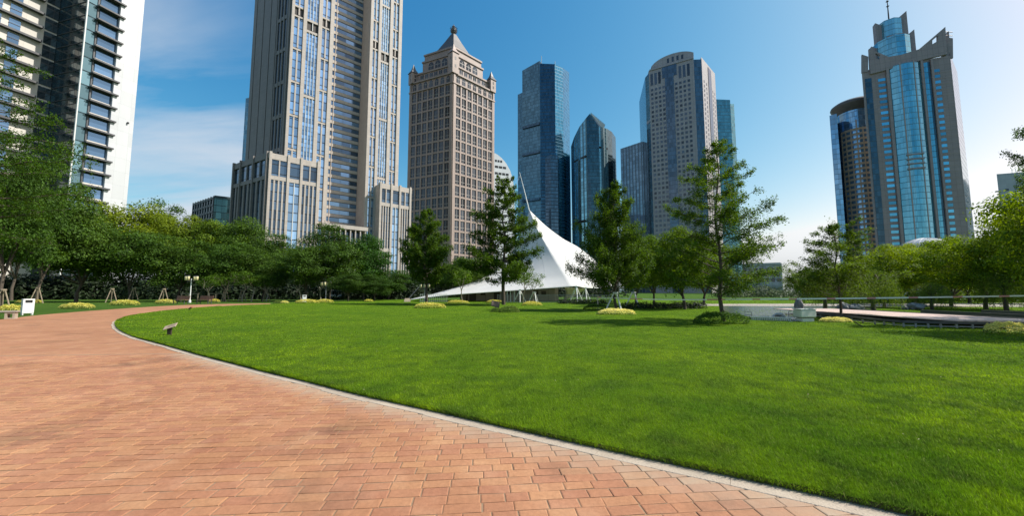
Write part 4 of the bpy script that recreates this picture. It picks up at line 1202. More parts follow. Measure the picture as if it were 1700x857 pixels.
# ------------------------------------------------------------------ trees and plants
m_bark = M("bark", (.055, .042, .032), (.10, .08, .06), 6, .9, bump=.6, bscale=25)
m_bark_l = M("pale_bark", (.30, .26, .20), (.20, .17, .13), 5, .9, bump=.5, bscale=25)
m_leaf_forest = leaf_mat("forest_leaf", (.040, .078, .012), (.082, .135, .016), .32)
m_leaf_tier = leaf_mat("conical_tree_leaf", (.036, .080, .010), (.085, .150, .014), .36)
m_leaf_sun = leaf_mat("sunny_leaf", (.095, .165, .012), (.185, .245, .018), .42)
m_leaf_willow = leaf_mat("willow_leaf", (.085, .14, .020), (.14, .20, .032), .35)
m_leaf_flower = leaf_mat("yellow_leaf", (.58, .55, .10), (.70, .66, .22), .3, .3)
m_leaf_bed = leaf_mat("bed_leaf", (.075, .14, .02), (.13, .19, .035), .25, .4)

def leaves(b, P, size, up=0.5, seed=0, mi=0, asp=0.55, jit=0.35, out=None, ow=1.5):
    """one folded-diamond leaf card at each point"""
    r = np.random.RandomState(seed); n = len(P)
    nrm = r.normal(size=(n, 3)); nrm[:, 2] = np.abs(nrm[:, 2]) + up
    if out is not None: nrm = r.normal(size=(n, 3))*.62 + out*ow; nrm[:, 2] += .25
    nrm /= np.linalg.norm(nrm, axis=1)[:, None]
    t = np.cross(nrm, r.normal(size=(n, 3))); t /= np.linalg.norm(t, axis=1)[:, None] + 1e-9
    w = np.cross(nrm, t)
    s = size*(1 - jit + 2*jit*r.rand(n))[:, None]
    V = np.stack([P - t*s*.5, P + w*s*asp*.5 + nrm*s*.08, P + t*s*.5, P - w*s*asp*.5 + nrm*s*.08], 1).reshape(-1, 3)
    b.add(V, np.arange(4*n).reshape(-1, 4), mi)

def broad_parts(seed, H, R, nclump, per, leaf, crown_lo=.30, flat=.75, trunk_r=.16, fork=None, lump=.34):
    """round crown built of many separate puffs on a forked trunk"""
    r = np.random.RandomState(seed)
    zc = H*(crown_lo + (1-crown_lo)*.48); rz = H*(1-crown_lo)*.5
    tb, lb = MB(), MB(); pts = []
    tz = fork if fork else H*crown_lo*1.05
    tr = [np.array((0, 0, 0.)), np.array((r.normal()*.08, r.normal()*.08, tz*.5)), np.array((r.normal()*.15, r.normal()*.15, tz))]
    tb.tube(tr, [trunk_r*1.25, trunk_r, trunk_r*.85], 8)
    C = []; outs = []
    for i in range(nclump):
        for _ in range(30):
            d = r.normal(size=3); d /= np.linalg.norm(d)
            if d[2] < -.8: continue
            c = np.array((0, 0, zc)) + d*np.array((R, R, rz))*r.uniform(.62, .92)*(1 + .12*math.sin(3*math.atan2(d[1], d[0]) + seed))
            if all(np.linalg.norm((c-q)/np.array((1, 1, .8))) > R*.27 for q in C): break
        C.append(c)
    nl = 5; tips = []
    for k in range(nl):
        az = k*6.283/nl + r.rand()*.9; el = r.uniform(.6, 1.2)
        tp = tr[-1] + np.array((math.cos(az)*math.cos(el)*R*.62, math.sin(az)*math.cos(el)*R*.62, math.sin(el)*rz*.95))
        md = tr[-1] + (tp - tr[-1])*.5 + r.normal(size=3)*R*.07
        tb.tube([tr[-1] - (0, 0, .15), md, tp], [trunk_r*.66, trunk_r*.45, trunk_r*.22], 6); tips += [md, tp]
    for i, c in enumerate(C):
        rc = R*lump*r.uniform(.75, 1.2); n = int(per*r.uniform(.8, 1.2))
        d = r.normal(size=(n, 3)); d /= np.linalg.norm(d, axis=1)[:, None]
        d[:, 2] = np.where((d[:, 2] < -.25) & (r.rand(n) < .7), -d[:, 2], d[:, 2])
        rad = r.rand(n)**.33
        pts.append(c + d*rad[:, None]*np.array((rc, rc, rc*flat)) + r.normal(size=(n, 3))*rc*.08); outs.append(d*np.array((1, 1, 1.3)))
        q = min(tips, key=lambda w_: np.linalg.norm(w_ - c)); tb.tube([q, q + (c-q)*.55 + r.normal(size=3)*.05*R, c], [trunk_r*.18, trunk_r*.12, .012], 4)
    n = int(per*nclump*.35); d = r.normal(size=(n, 3)); d /= np.linalg.norm(d, axis=1)[:, None]
    pts.append(np.array((0, 0, zc)) + d*(r.rand(n)**.4)[:, None]*np.array((R*.75, R*.75, rz*.7)))
    outs.append(d)
    leaves(lb, np.concatenate(pts), leaf, .5, seed, out=np.concatenate(outs))
    return tb, lb

def tier_parts(seed, H, R, nb, leaf, dens, z0=.22, asc=.25, pw=.8, trunk_r=.13, pad=.09, wid=.5, droop=0.0, low=.55, jag=.25):
    """straight leader with side branches in layers; leaf sprays sit flat along the twigs"""
    r = np.random.RandomState(seed); tb, lb = MB(), MB(); pts = []
    lead = np.array([(r.normal()*.012*H*(k > 0), r.normal()*.012*H*(k > 0), H*k/7) for k in range(8)])
    tb.tube(lead, np.linspace(trunk_r, .018, 8), 8)
    az = r.rand()*6
    for i in range(nb):
        t = z0 + (1-z0)*((i + r.rand()*.8)/nb); z = H*t
        prof = ((1-t)/(1-z0))**pw
        if t < z0 + .12: prof *= low + (1-low)*(t-z0)/.12
        L = R*max(prof, .06)*r.uniform(1-jag, 1+jag*.6); az += 2.4 + r.normal()*.35
        p0 = np.array([np.interp(z, lead[:, 2], lead[:, k]) for k in range(3)])
        d = np.array((math.cos(az), math.sin(az), 0)); a = asc + r.normal()*.10 + .5*max(t-.75, 0)
        q = np.array([p0 + d*L*s + np.array((0, 0, L*(a*s - droop*s*s))) + r.normal(size=3)*.02*L*(s > 0) for s in np.linspace(0, 1, 5)])
        tb.tube(q, np.linspace(max(.012, trunk_r*.30*prof), .008, 5), 4, cap=False)
        sd = np.cross(d, (0, 0, 1.))
        for j in range(max(3, int(L*3.2))):
            s = .22 + .78*(j + r.rand())/max(3, int(L*3.2))
            base = np.array([np.interp(s, np.linspace(0, 1, 5), q[:, k]) for k in range(3)])
            for sgn in (-1, 1):
                tl = wid*L*(1 - .55*s)*r.uniform(.4, 1.0)
                tip = base + (d*r.uniform(.35, .8) + sd*sgn*r.uniform(.5, 1.0))*tl + np.array((0, 0, r.normal()*.06*L))
                if tl > .25 and r.rand() < .6: tb.tube([base, tip], [.009, .004], 3, cap=False)
                m = max(3, int(dens*(.35 + tl)))
                k = r.rand(m)[:, None]**.7
                pts.append(base + (tip-base)*k + r.normal(size=(m, 3))*np.array((.11, .11, pad))*(.5 + .5*min(tl, 1.2)))
    for j in range(int(6*dens/10) + 6): pts.append(lead[-1] + r.normal(size=(3, 3))*np.array((.1, .1, .35)) - (0, 0, .25))
    leaves(lb, np.concatenate(pts), leaf, .9, seed)
    return tb, lb

def willow_parts(seed, H, R, ns, leaf):
    r = np.random.RandomState(seed); tb, lb = MB(), MB(); pts = []
    tb.tube([(0, 0, 0), (.1, 0, H*.3), (0, .1, H*.55)], [.28, .22, .15], 8)
    for i in range(ns):
        a = r.rand()*6.283; rr = R*math.sqrt(r.rand()); z = H*(.96 - .45*(rr/R)**2) + r.normal()*.2
        L = (z - H*.05)*r.uniform(.5, .98); n = int(L/leaf*2.3)
        k = np.linspace(0, 1, n)[:, None]
        sway = r.normal(size=2)*.12
        pts.append(np.array((rr*math.cos(a), rr*math.sin(a), z)) - k*np.array((-math.cos(a)*.3, -math.sin(a)*.3, L)) + np.c_[k*sway[0], k*sway[1], 0*k] + r.normal(size=(n, 3))*.05)
        if i % 14 == 0: tb.tube([(0, 0.1, H*.5), (rr*math.cos(a)*.6, rr*math.sin(a)*.6, H*.85), (rr*math.cos(a), rr*math.sin(a), z)], [.08, .05, .02], 4)
    r2 = np.random.RandomState(seed+1); n = ns*10; d = r2.normal(size=(n, 3)); d /= np.linalg.norm(d, axis=1)[:, None]; d[:, 2] = np.abs(d[:, 2])
    pts.append(np.array((0, 0, H*.62)) + d*np.array((R*.95, R*.95, H*.36))*(r2.rand(n)**.3)[:, None])
    leaves(lb, np.concatenate(pts), leaf, -.3, seed, asp=.35)
    return tb, lb

PROTO = {}
def proto(key, parts, leafm, barkm):
    tb, lb = parts
    print(key, len(lb.f), sum(len(f) for f in lb.f)); PROTO[key] = (tb.mesh(key + "_trunk", barkm, True), lb.mesh(key + "_crown", leafm))
def tree(key, x, y, label, sc=(1, 1, 1), rz=0.0, tint=(1, 1, 1), group=None, name="tree", z=0.0, cat="tree"):
    e = empty(name, (x, y, z), label, cat, group)
    tm, lm = PROTO[key]
    for nm, me in (("trunk", tm), ("crown", lm)):
        o = bpy.data.objects.new(nm, me); o.color = (*tint, 1); COL.objects.link(o); o.parent = e
    e.scale = sc; e.rotation_euler = (0, 0, rz)
    return e
def tree_px(key, u, Y, vtop, hw, label, H0, R0, **k):
    """stand the tree at picture column u and depth Y, its top at row vtop, hw columns to each side"""
    p = xy(u, HOR, Y); h = zat(vtop, Y); w = hw/FOC*Y
    return tree(key, p[0], p[1], label, (w/R0, w/R0, h/H0), **k)

for i in range(4):
    proto(f"forest{i}", broad_parts(20 + i, 13, 5.2, 34, 430, .30, .18, .58, .17, lump=.38), m_leaf_forest, m_bark)
for i in range(2):
    proto(f"round{i}", broad_parts(40 + i, 7, 3.6, 40, 460, .165, .13, .60, .13, fork=1.3, lump=.30), m_leaf_sun, m_bark)
proto("young", broad_parts(50, 4.5, 1.3, 18, 60, .13, .35, .8, .05), m_leaf_tier, m_bark_l)
proto("near", broad_parts(61, 12, 5.0, 44, 420, .24, .20, .65, .2), m_leaf_forest, m_bark)
proto("tierA", tier_parts(70, 12, 4.4, 60, .20, 50, .19, .42, .50, .20, .24, low=.6, jag=.4), m_leaf_tier, m_bark)
proto("tierB", tier_parts(71, 14, 4.3, 60, .20, 46, .16, .36, .46, .22, .22, low=.85, jag=.5), m_leaf_tier, m_bark)
proto("tierC", tier_parts(72, 9.3, 3.6, 84, .135, 70, .13, .42, .55, .14, .22, low=1.0, jag=.4), m_leaf_tier, m_bark)
proto("airy", tier_parts(75, 8.1, 2.9, 62, .085, 95, .14, .32, .48, .11, .11, wid=.5, low=1.0, jag=.45), m_leaf_tier, m_bark)
proto("slender", tier_parts(76, 4.7, 2.2, 52, .075, 110, .18, .45, .45, .06, .12, wid=.5, low=1.0, jag=.4), m_leaf_tier, m_bark)
proto("branchy", tier_parts(77, 16, 7.5, 46, .15, 24, .25, .22, .55, .22, .12, wid=.36, droop=.12, jag=.3), m_leaf_tier, m_bark)
proto("willow", willow_parts(80, 6.0, 3.0, 260, .17), m_leaf_willow, m_bark)

# -- the wood on the left: front row of planted trees, taller crowns behind
wood = [  # key, column, depth, top row, half width, tint, label
 ("near", 0, 33, 240, 66, (.66, .82, .72), "big leafy tree filling the picture's left edge"),
 ("forest1", 62, 47, 292, 70, (.85, .95, .9), "dark broad tree second from the left edge, above the waste bin"),
 ("forest0", 128, 52, 345, 68, (.95, 1.02, .8), "broad tree with a leaning trunk right of the waste bin"),
 ("forest2", 216, 54, 376, 56, (.85, .98, .85), "broad dark green tree left of the nearer park bench, with pale props"),
 ("forest3", 296, 56, 398, 50, (.95, 1.05, .95), "broad tree right above the three-armed lamp"),
 ("forest1", 372, 57, 400, 48, (.80, .95, .80), "broad tree directly right of the lamp by the benches"),
 ("forest0", 436, 58, 412, 42, (.90, 1.0, .9), "mid green tree over the thin pale trunks, in front of the beige podium"),
 ("forest2", 508, 56, 402, 46, (.78, .9, .75), "broad tree left of the second lamp, under the beige podium"),
 ("forest3", 548, 60, 376, 52, (.72, .85, .72), "tall dark tree hiding the entrance canopy of the beige tower"),
 ("forest1", 604, 64, 388, 40, (.50, .82, .62), "deep green pointed crown in front of the beige tower's right podium"),
 ("forest0", 645, 66, 444, 34, (.62, .8, .65), "low dark tree at the right end of the wood"),
 ("forest2", 578, 54, 452, 28, (.62, .72, .7), "low rounded dark tree right of the second lamp"),
 ("forest3", 622, 57, 456, 26, (.58, .72, .66), "small rounded tree between the wood and the tent's tip"),
 ("forest0", 204, 78, 332, 62, (2.3, 1.75, .6), "yellow-green round crown beside the white blade wall"),
 ("forest3", 256, 84, 338, 40, (.9, 1.0, 1.0), "dark crown peeping over the yellow-green ones"),
 ("forest1", 282, 76, 352, 46, (2.1, 1.65, .65), "yellow-green round crown below the teal block's left side"),
 ("forest2", 336, 78, 360, 42, (1.6, 1.45, .7), "bright green round crown just below the teal block"),
 ("forest0", 394, 80, 360, 50, (1.0, 1.08, .85), "green round crown at the foot of the beige podium"),
 ("forest3", 452, 78, 390, 44, (.85, .95, .8), "dark round crown before the podium's slit windows"),
 ("forest1", 690, 88, 452, 40, (.6, .75, .65), "dark tree in the gap between podium and rose tower"),
 ("forest2", 742, 90, 446, 40, (.6, .78, .65), "dark tree at the foot of the rose tower"),
 ("forest1", 155, 72, 346, 46, (.8, .92, .8), "dark crown touching the foot of the white blade wall"),
 ("forest0", 20, 60, 300, 60, (.8, .9, .8), "dark crown behind the left-edge tree"),
]
for i, (k, u, Y, vt, hw, tint, lab) in enumerate(wood):
    tree_px(k, u, Y, vt, hw, lab, 13 if k != "near" else 12, 5.2 if k != "near" else 5.0, rz=i*1.3, tint=tint, group="trees of the wood on the left")
# tree out of the picture whose branch hangs in at the upper left
p = xy(-62, HOR, 22); tree("branchy", p[0], p[1], "tall tree at the left edge with a branch hanging into the picture", (.70, .70, 1.05), .9, (.8, .92, .8))
# trees standing on the lawn, left to right
tree_px("tierA", 709, 43, 350, 52, "conical dark tree by the tent's left tip, yellow bed at its foot", 12, 4.4, rz=.4)
tree_px("tierB", 836, 40, 302, 64, "tallest conical tree in front of the tent's mast", 14, 4.3, rz=1.9)
tree_px("tierC", 1023, 28, 308, 66, "conical tree right of the tent with a yellow bed at its foot", 9.3, 3.6, rz=.2)
tree_px("airy", 1199, 17.3, 240, 95, "tall airy tree with layered branches above the green shrub mound", 8.1, 2.9, rz=2.2, tint=(1.15, 1.12, .9))
tree_px("round0", 1136, 30, 378, 62, "round tree with a thick dark forked trunk behind the barrier tape", 7, 3.6, rz=.3, tint=(.62, .72, .75))
tree_px("round1", 1085, 36, 388, 48, "darker round tree between the two lawn trees right of the tent", 7, 3.6, rz=2.3, tint=(.55, .68, .75))
tree_px("round1", 1168, 40, 400, 50, "dull round tree behind the tall airy tree", 7, 3.6, rz=1.2, tint=(.7, .78, .75))
tree_px("round0", 1055, 42, 402, 40, "dark round tree just behind the conical one right of the tent", 7, 3.6, rz=4.3, tint=(.6, .7, .75))
tree_px("slender", 1393, 19.5, 378, 76, "slender young tree with a thin trunk beside the wooden deck", 4.7, 2.2, rz=.8, tint=(1.3, 1.2, .85))
tree_px("forest2", 775, 58, 425, 42, "round tree behind the tent's low left wing", 13, 5.2, rz=.8, tint=(1.0, 1.05, .85))
for i, (u, Y, vt, lab) in enumerate(((768, 47, 440, "young thin tree before the tent's left wing"), (868, 45, 436, "young tree before the tent's mast foot, propped by white stakes"), (884, 46, 446, "lighter young tree at the middle of the tent's edge"))):
    tree_px("young", u, Y, vt, 20, lab, 4.5, 1.3, rz=i*1.7, tint=(1.3, 1.3, .9), group="young trees along the tent")
# right side, beyond deck and pond
right = [
 ("round0", 1466, 34, 408, 56, (1.0, 1.0, .9), 1.0, "round sunny tree behind the slender young tree"),
 ("round1", 1518, 40, 402, 46, (1.15, 1.05, .9), 2.0, "round yellow-green tree below the dome"),
 ("round0", 1577, 36, 396, 62, (.95, .95, .9), 3.1, "wide round tree right of the dome with a leaning limb"),
 ("round1", 1634, 30, 384, 72, (.85, .9, .85), .6, "dark forked tree whose black branches show above the deck"),
 ("round0", 1708, 27, 340, 62, (1.05, 1.0, .8), 4.0, "large sunlit tree at the right edge in front of the grey block"),
 ("round1", 1424, 44, 430, 40, (.85, .95, .9), 1.4, "dull round tree behind the left willow"),
 ("round0", 1496, 46, 420, 52, (.8, .9, .85), 5.0, "shaded round tree deep behind the sunny one"),
 ("round1", 1548, 48, 416, 52, (.9, .95, .85), 2.7, "round tree right behind the kiosk"),
 ("round0", 1608, 46, 408, 56, (.85, .9, .85), .9, "round tree behind the dark forked one"),
 ("round1", 1668, 44, 392, 60, (.95, .95, .8), 3.7, "round tree between the forked tree and the right-edge tree"),
 ("round0", 1340, 60, 446, 28, (.7, .85, .9), 1.4, "small tree at the pond's far end"),
]
for k, u, Y, vt, hw, tint, rz, lab in right: tree_px(k, u, Y, vt, hw, lab, 7, 3.6, rz=rz, tint=(tint[0]*1.08, tint[1]*1.1, tint[2]), group="round trees behind the deck")
for i, (u, Y, vt, hw, lab) in enumerate(((1368, 31, 446, 32, "willow with dark hanging strands behind the white unit"), (1448, 28, 446, 36, "willow with green hanging strands behind the deck's left part"), (1668, 27.5, 450, 36, "bright willow at the right behind the forked tree"), (1545, 29, 468, 26, "small willow below the leaning limb"))):
    tree_px("willow", u, Y, vt, hw, lab, 6.0, 3.0, rz=i, tint=((.7, .8, .8), (.85, .9, .8), (1.1, 1.05, .8), (.9, .95, .9))[i], group="willows on the far bank")
tree_px("airy", 1806, 15, 150, 92, "tree beyond the right edge, one leafy sprig reaching in", 8.1, 2.9, rz=1.1, tint=(.9, .95, .9))
tree_px("round0", 1835, 11.6, 262, 118, "wide tree beyond the right edge shading the lawn's corner", 7, 3.6, rz=2.2, tint=(.9, .95, .85))
# distant shrubs and trees across the pond, reading as one mass
def mass(name, seed, spots, leaf, mat_, per, label, cat):
    r = np.random.RandomState(seed); lb = MB(); P = []; O = []
    for x, y, w, h in spots:
        n = max(int(per*w*h), 60); d = r.normal(size=(n, 3)); d /= np.linalg.norm(d, axis=1)[:, None]; d[:, 2] = np.abs(d[:, 2])
        P.append(np.array((x, y, 0)) + d*np.array((w, w*.8, h))*(.72 + .28*r.rand(n)**.5)[:, None]); O.append(d)
    leaves(lb, np.concatenate(P), leaf, .4, seed, out=np.concatenate(O))
    return tag(lb.build(name, mat_), label, cat, kind="stuff")
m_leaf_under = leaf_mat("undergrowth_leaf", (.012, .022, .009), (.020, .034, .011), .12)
m_leaf_far = leaf_mat("far_leaf", (.060, .085, .045), (.085, .115, .050), .2)
r = np.random.RandomState(9); sp = []
for u in range(1205, 1360, 9):
    Y = 92 + r.rand()*14; p = xy(u, HOR, Y); sp.append((p[0], p[1], 3 + r.rand()*2, zat(468 + r.rand()*14, Y)))
mass("far_trees", 11, sp, .5, m_leaf_far, 26, "hazy line of trees and shrubs across the pond", "trees")
sp = []
for u in range(1380, 1760, 12):
    Y = 62 + r.rand()*10; p = xy(u, HOR, Y); sp.append((p[0], p[1], 3 + r.rand()*1.5, zat(444 + r.rand()*24, Y)))
for u in range(1372, 1760, 9):
    Y = 49 + r.rand()*5; p = xy(u, HOR, Y); sp.append((p[0], p[1], 1.3 + r.rand()*.8, zat(470 + r.rand()*14, Y)))
mass("bank_shrubs", 12, sp, .4, m_leaf_forest, 26, "shrubs in shade along the far bank on the right", "shrubs")
sp = []
for u in range(-60, 690, 11):
    Y = 69 + r.rand()*8 - max(0, 120 - u)*.06; p = xy(u, HOR, Y); sp.append((p[0], p[1], 3.5 + r.rand()*2, zat(448 + r.rand()*16, Y)))
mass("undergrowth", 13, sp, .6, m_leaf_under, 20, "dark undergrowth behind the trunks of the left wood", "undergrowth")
sp = []
for u in range(655, 1010, 12):
    Y = 98 + r.rand()*8; p = xy(u, HOR, Y); sp.append((p[0], p[1], 5 + r.rand()*2, zat(455 + r.rand()*14, Y)))
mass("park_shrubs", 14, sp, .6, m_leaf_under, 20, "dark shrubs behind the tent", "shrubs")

sp = []
for u in np.arange(1036, 1165, 5.0):
    Y = 30.5 + r.rand()*2.4; p = xy(u, HOR, Y); sp.append((p[0], p[1], .5 + r.rand()*.3, .42 + r.rand()*.25))
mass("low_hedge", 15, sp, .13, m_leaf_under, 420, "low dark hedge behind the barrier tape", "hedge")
sp = []
for u in np.arange(932, 1016, 5.0):
    Y = 43.2 + r.rand()*.6; p = xy(u, HOR, Y); sp.append((p[0], p[1], .6, .45 + r.rand()*.15))
mass("clipped_hedge", 16, sp, .14, m_leaf_under, 380, "low dark hedge at the foot of the fence by the tent", "hedge")

# -- flower and shrub beds
def bed_mesh(name, seed, n, leafm, stemm, leaf=.07):
    r = np.random.RandomState(seed); lb = MB()
    a = r.rand(n)*6.283; q = np.sqrt(r.rand(n)); wob = 1 + .10*np.sin(3*a + seed) + .06*np.sin(7*a)
    x, y = q*np.cos(a)*wob, q*np.sin(a)*wob
    z = np.sqrt(np.clip(1 - q**3.2, 0, 1))*(.86 + .14*np.sin(9*x)*np.cos(8*y)) + r.normal(size=n)*.05
    P = np.c_[x, y*.55, np.clip(z, .02, 2)*.5]
    leaves(lb, P, leaf, .6, seed)
    tb = MB()
    m = int(n*.12); a = r.rand(m)*6.283; P2 = np.c_[np.cos(a)*.98, np.sin(a)*.98*.55, r.rand(m)*.16]
    leaves(tb, P2, leaf*1.1, .1, seed + 1)
    return lb.mesh(name, leafm), tb.mesh(name + "_skirt", stemm)
m_leaf_bush = leaf_mat("shrub_leaf", (.045, .11, .016), (.095, .175, .024), .3)
BED = {"yellow": bed_mesh("yellow_bed", 90, 2600, m_leaf_flower, m_leaf_bed), "mound": bed_mesh("green_mound", 91, 4200, m_leaf_bush, m_leaf_bush, .055), "dull": bed_mesh("dull_bed", 92, 2000, m_leaf_bed, m_leaf_bed, .08)}
def bed(kind, u0, u1, vb, vt, label, tint=(1, 1, 1)):
    g = gd((u0+u1)/2, vb, .03); Y = g[1] + .25; w = (u1-u0)/2/FOC*Y; h = (vb-vt)/FOC*Y
    e = empty("flower_bed" if kind == "yellow" else "shrub_mound", (g[0], Y, .03), label, "flower bed" if kind == "yellow" else "shrub", "planted beds round the lawn")
    for nm, me in zip(("foliage", "lower_leaves"), BED[kind]):
        o = bpy.data.objects.new(nm, me); o.color = (*tint, 1); COL.objects.link(o); o.parent = e
    e.scale = (w, max(w*.9, .5), h*1.9); e.rotation_euler = (0, 0, 0)
beds = [
 ("yellow", -14, 31, 519.5, 506, "yellow bed behind the stone bench at the left edge"), ("yellow", 26, 64, 503.5, 497, "yellow bed just behind the waste bin"),
 ("yellow", 98, 148, 512.5, 503, "yellow bed right of the waste bin near the path"), ("yellow", 182, 225, 507, 498, "yellow bed midway between waste bin and benches"),
 ("yellow", 256, 287, 504.5, 497, "yellow bed left of the nearer bench"), ("yellow", 345, 362, 502.5, 496.5, "small yellow bed at the right end of the second bench"),
 ("yellow", 463, 477, 504.5, 499.5, "tiny pale bed where the path fades out"), ("yellow", 489, 526, 504, 497, "yellow bed left of a touching pair"), ("yellow", 523, 551, 503.5, 496.8, "yellow bed right of a touching pair, by the second lamp"),
 ("yellow", 603, 618, 502, 497, "small yellow bed before the low rounded trees"), ("yellow", 686, 737, 512.5, 502.5, "yellow bed around the conical tree by the tent's tip"),
 ("yellow", 741, 777, 504.5, 498.5, "yellow bed before the tent's left wing"), ("yellow", 866, 899, 508, 500.5, "yellow bed before the tent's white props"),
 ("yellow", 806, 836, 503.5, 498, "dull yellow bed behind the notice board"),
 ("dull", 815, 832, 519.5, 511, "small pale-flowered clump left in front of the tallest conical tree"), ("dull", 829, 863, 520, 508.5, "pale-flowered green clump in front of the tallest conical tree"),
 ("mound", 969, 1014, 515.5, 505.5, "low green mound left of the conical tree beyond the tent"), ("yellow", 992, 1055, 523, 512.5, "pale yellow bed under the conical tree right of the tent"),
 ("mound", 1157, 1246, 539, 518.5, "big green mound under the tall airy tree"), ("yellow", 1368, 1420, 536.5, 527, "pale yellow bed under the slender young tree"),
 ("yellow", 1655, 1722, 556, 535.5, "pale yellow bed at the right edge before the deck"), ("dull", 452, 467, 504.5, 499.5, "small green clump beside the tiny pale bed"),
 ("dull", 96, 117, 511.5, 503.5, "brownish clump touching a yellow bed right of the waste bin")]
for k, u0, u1, vb, vt, lab in beds:
    pale = "pale" in lab
    bed(k, u0, u1, vb, vt, lab, (1.15, 1.15, 1.5) if pale and k == "yellow" else ((1.4, 1.25, 1.6) if k == "dull" else (1, 1, 1)))
# ------------------------------------------------------------------ tent, pavilion, deck, pond
def fabric_mat():
    t = NT("tent_membrane"); pos = t.pos()
    col = t.mix(t.rng(t.noise(pos, .5, 4), .3, .7), (.76, .755, .74), (.70, .695, .68))
    b_ = t.n("ShaderNodeBsdfPrincipled", Roughness=.6); t.set(b_, 'Base Color', col)
    tr = t.n("ShaderNodeBsdfTranslucent", Color=(.8, .76, .68)); mx = t.n("ShaderNodeMixShader", Fac=.36)
    t.t.links.new(b_.outputs[0], mx.inputs[1]); t.t.links.new(tr.outputs[0], mx.inputs[2]); t.t.links.new(mx.outputs[0], t.out.inputs[0])
    return t.m
m_fab = fabric_mat()
m_seam = M("seam_tape", (.52, .52, .51), rough=.6)
m_steelw = M("white_steel", (.72, .72, .70), rough=.35)
m_steelg = M("grey_steel", (.30, .31, .32), (.25, .26, .27), 3, .4, metal=.5)
Pk = pt(879, 349, 64)
PA_ = [Pk, pt(867, 384, 62.5), pt(842, 430, 60), pt(795, 464, 57), pt(735, 484, 54), pt(676, 498.4, 52)]
PB_ = [Pk, pt(894, 384, 60), pt(918, 423, 56), pt(940, 454, 52), pt(950, 466, 50.5), pt(957.5, 475, 49.5)]
PC_ = [Pk, pt(905, 374, 65), pt(934, 396, 66), pt(962, 412, 66), pt(995, 440, 66), pt(1016, 474, 66)]
def curve3(P, n):
    P = np.array(P); t = np.linspace(0, 1, len(P)); out = []
    Q = np.r_[[2*P[0]-P[1]], P, [2*P[-1]-P[-2]]]
    for x in np.linspace(0, len(P)-1, n):
        i = min(int(x), len(P)-2); f = x-i; p0, p1, p2, p3 = Q[i:i+4]
        out.append(.5*((2*p1) + (-p0+p2)*f + (2*p0-5*p1+4*p2-p3)*f**2 + (-p0+3*p1-3*p2+p3)*f**3))
    return np.array(out)
def membrane(name, e0, e1, bottom, par, sag=.5, ns=26, nt=30):
    A, B, C = curve3(e0, ns), curve3(e1, ns), curve3(bottom, nt)
    s = np.linspace(0, 1, ns); t = np.linspace(0, 1, nt)
    cen = (Pk + A[-1] + B[-1])/3; inn = np.array((cen[0]-Pk[0], 6.0, -4.0)); inn /= np.linalg.norm(inn)
    G = np.zeros((nt, ns, 3))
    for j in range(nt):
        lin = (1-t[j])*A + t[j]*B; cor = C[j] - lin[-1]
        G[j] = lin + s[:, None]**1.5*cor + (math.sin(math.pi*t[j])*sag*np.sin(math.pi*s))[:, None]*np.array((0, .8, -.6))
    V = G.reshape(-1, 3); F = [(j*ns+i, j*ns+i+1, (j+1)*ns+i+1, (j+1)*ns+i) for j in range(nt-1) for i in range(ns-1)]
    b = MB(); b.add(V, F); o = b.build(name, m_fab, par, True)
    md = o.modifiers.new("thickness", 'SOLIDIFY'); md.thickness = .03; md.offset = 0
    if nt > 20:
        for j in range(4, nt-2, 5): sm = MB(); sm.tube(G[j][1:] + (0, -.012, .012), .02, 4); sm.build("seam", m_seam, o)
    hem = MB(); hem.tube(C, .045, 5); hem.build("edge_rope", m_steelw, o)
    return o
tent = empty("tent", (Pk[0], Pk[1], 0), "large white tensile tent rising to one peak on a leaning mast", "tent")
membrane("membrane", PA_, PB_, [PA_[-1], pt(740, 490.5, 51.5), pt(800, 486, 51), pt(860, 482, 50.3), PB_[-1]], tent)
membrane("membrane", PB_, PC_, [PB_[-1], pt(975, 478, 55), pt(998, 478, 61), PC_[-1]], tent, .4)
membrane("membrane", PC_, PA_, [PC_[-1], pt(930, 474, 72), pt(800, 483, 68), PA_[-1]], tent, .5)
flap = membrane("rear_flap", [pt(937, 477.5, 56), pt(940, 487, 57), pt(936, 496.5, 58)], [pt(972, 479, 60), pt(962, 488, 60), pt(940, 497, 58.5)], [pt(936, 496.5, 58), pt(938, 497, 58.2), pt(940, 497, 58.5)], tent, .1, 8, 8)
b = MB(); mt, mb = pt(862.5, 286, 64), np.r_[xy(901, 470, 64.5), 0]
b.tube([mb, pt(884, 372, 64.2), pt(872, 323, 64), mt], [.15, .12, .075, .035], 10); b.build("mast", m_steelw, tent)
for q in (PA_[-1], pt(812, 447, 58)): 
    b = MB(); b.bar(mt + (0, 0, -.6), q, .02, 4); b.build("guy_cable", m_steelg, tent)
b = MB(); b.box((PA_[-1][0], PA_[-1][1], .25), (.9, .9, .5), .3, taper=.7); b.build("anchor_block", m_kerb, tent)

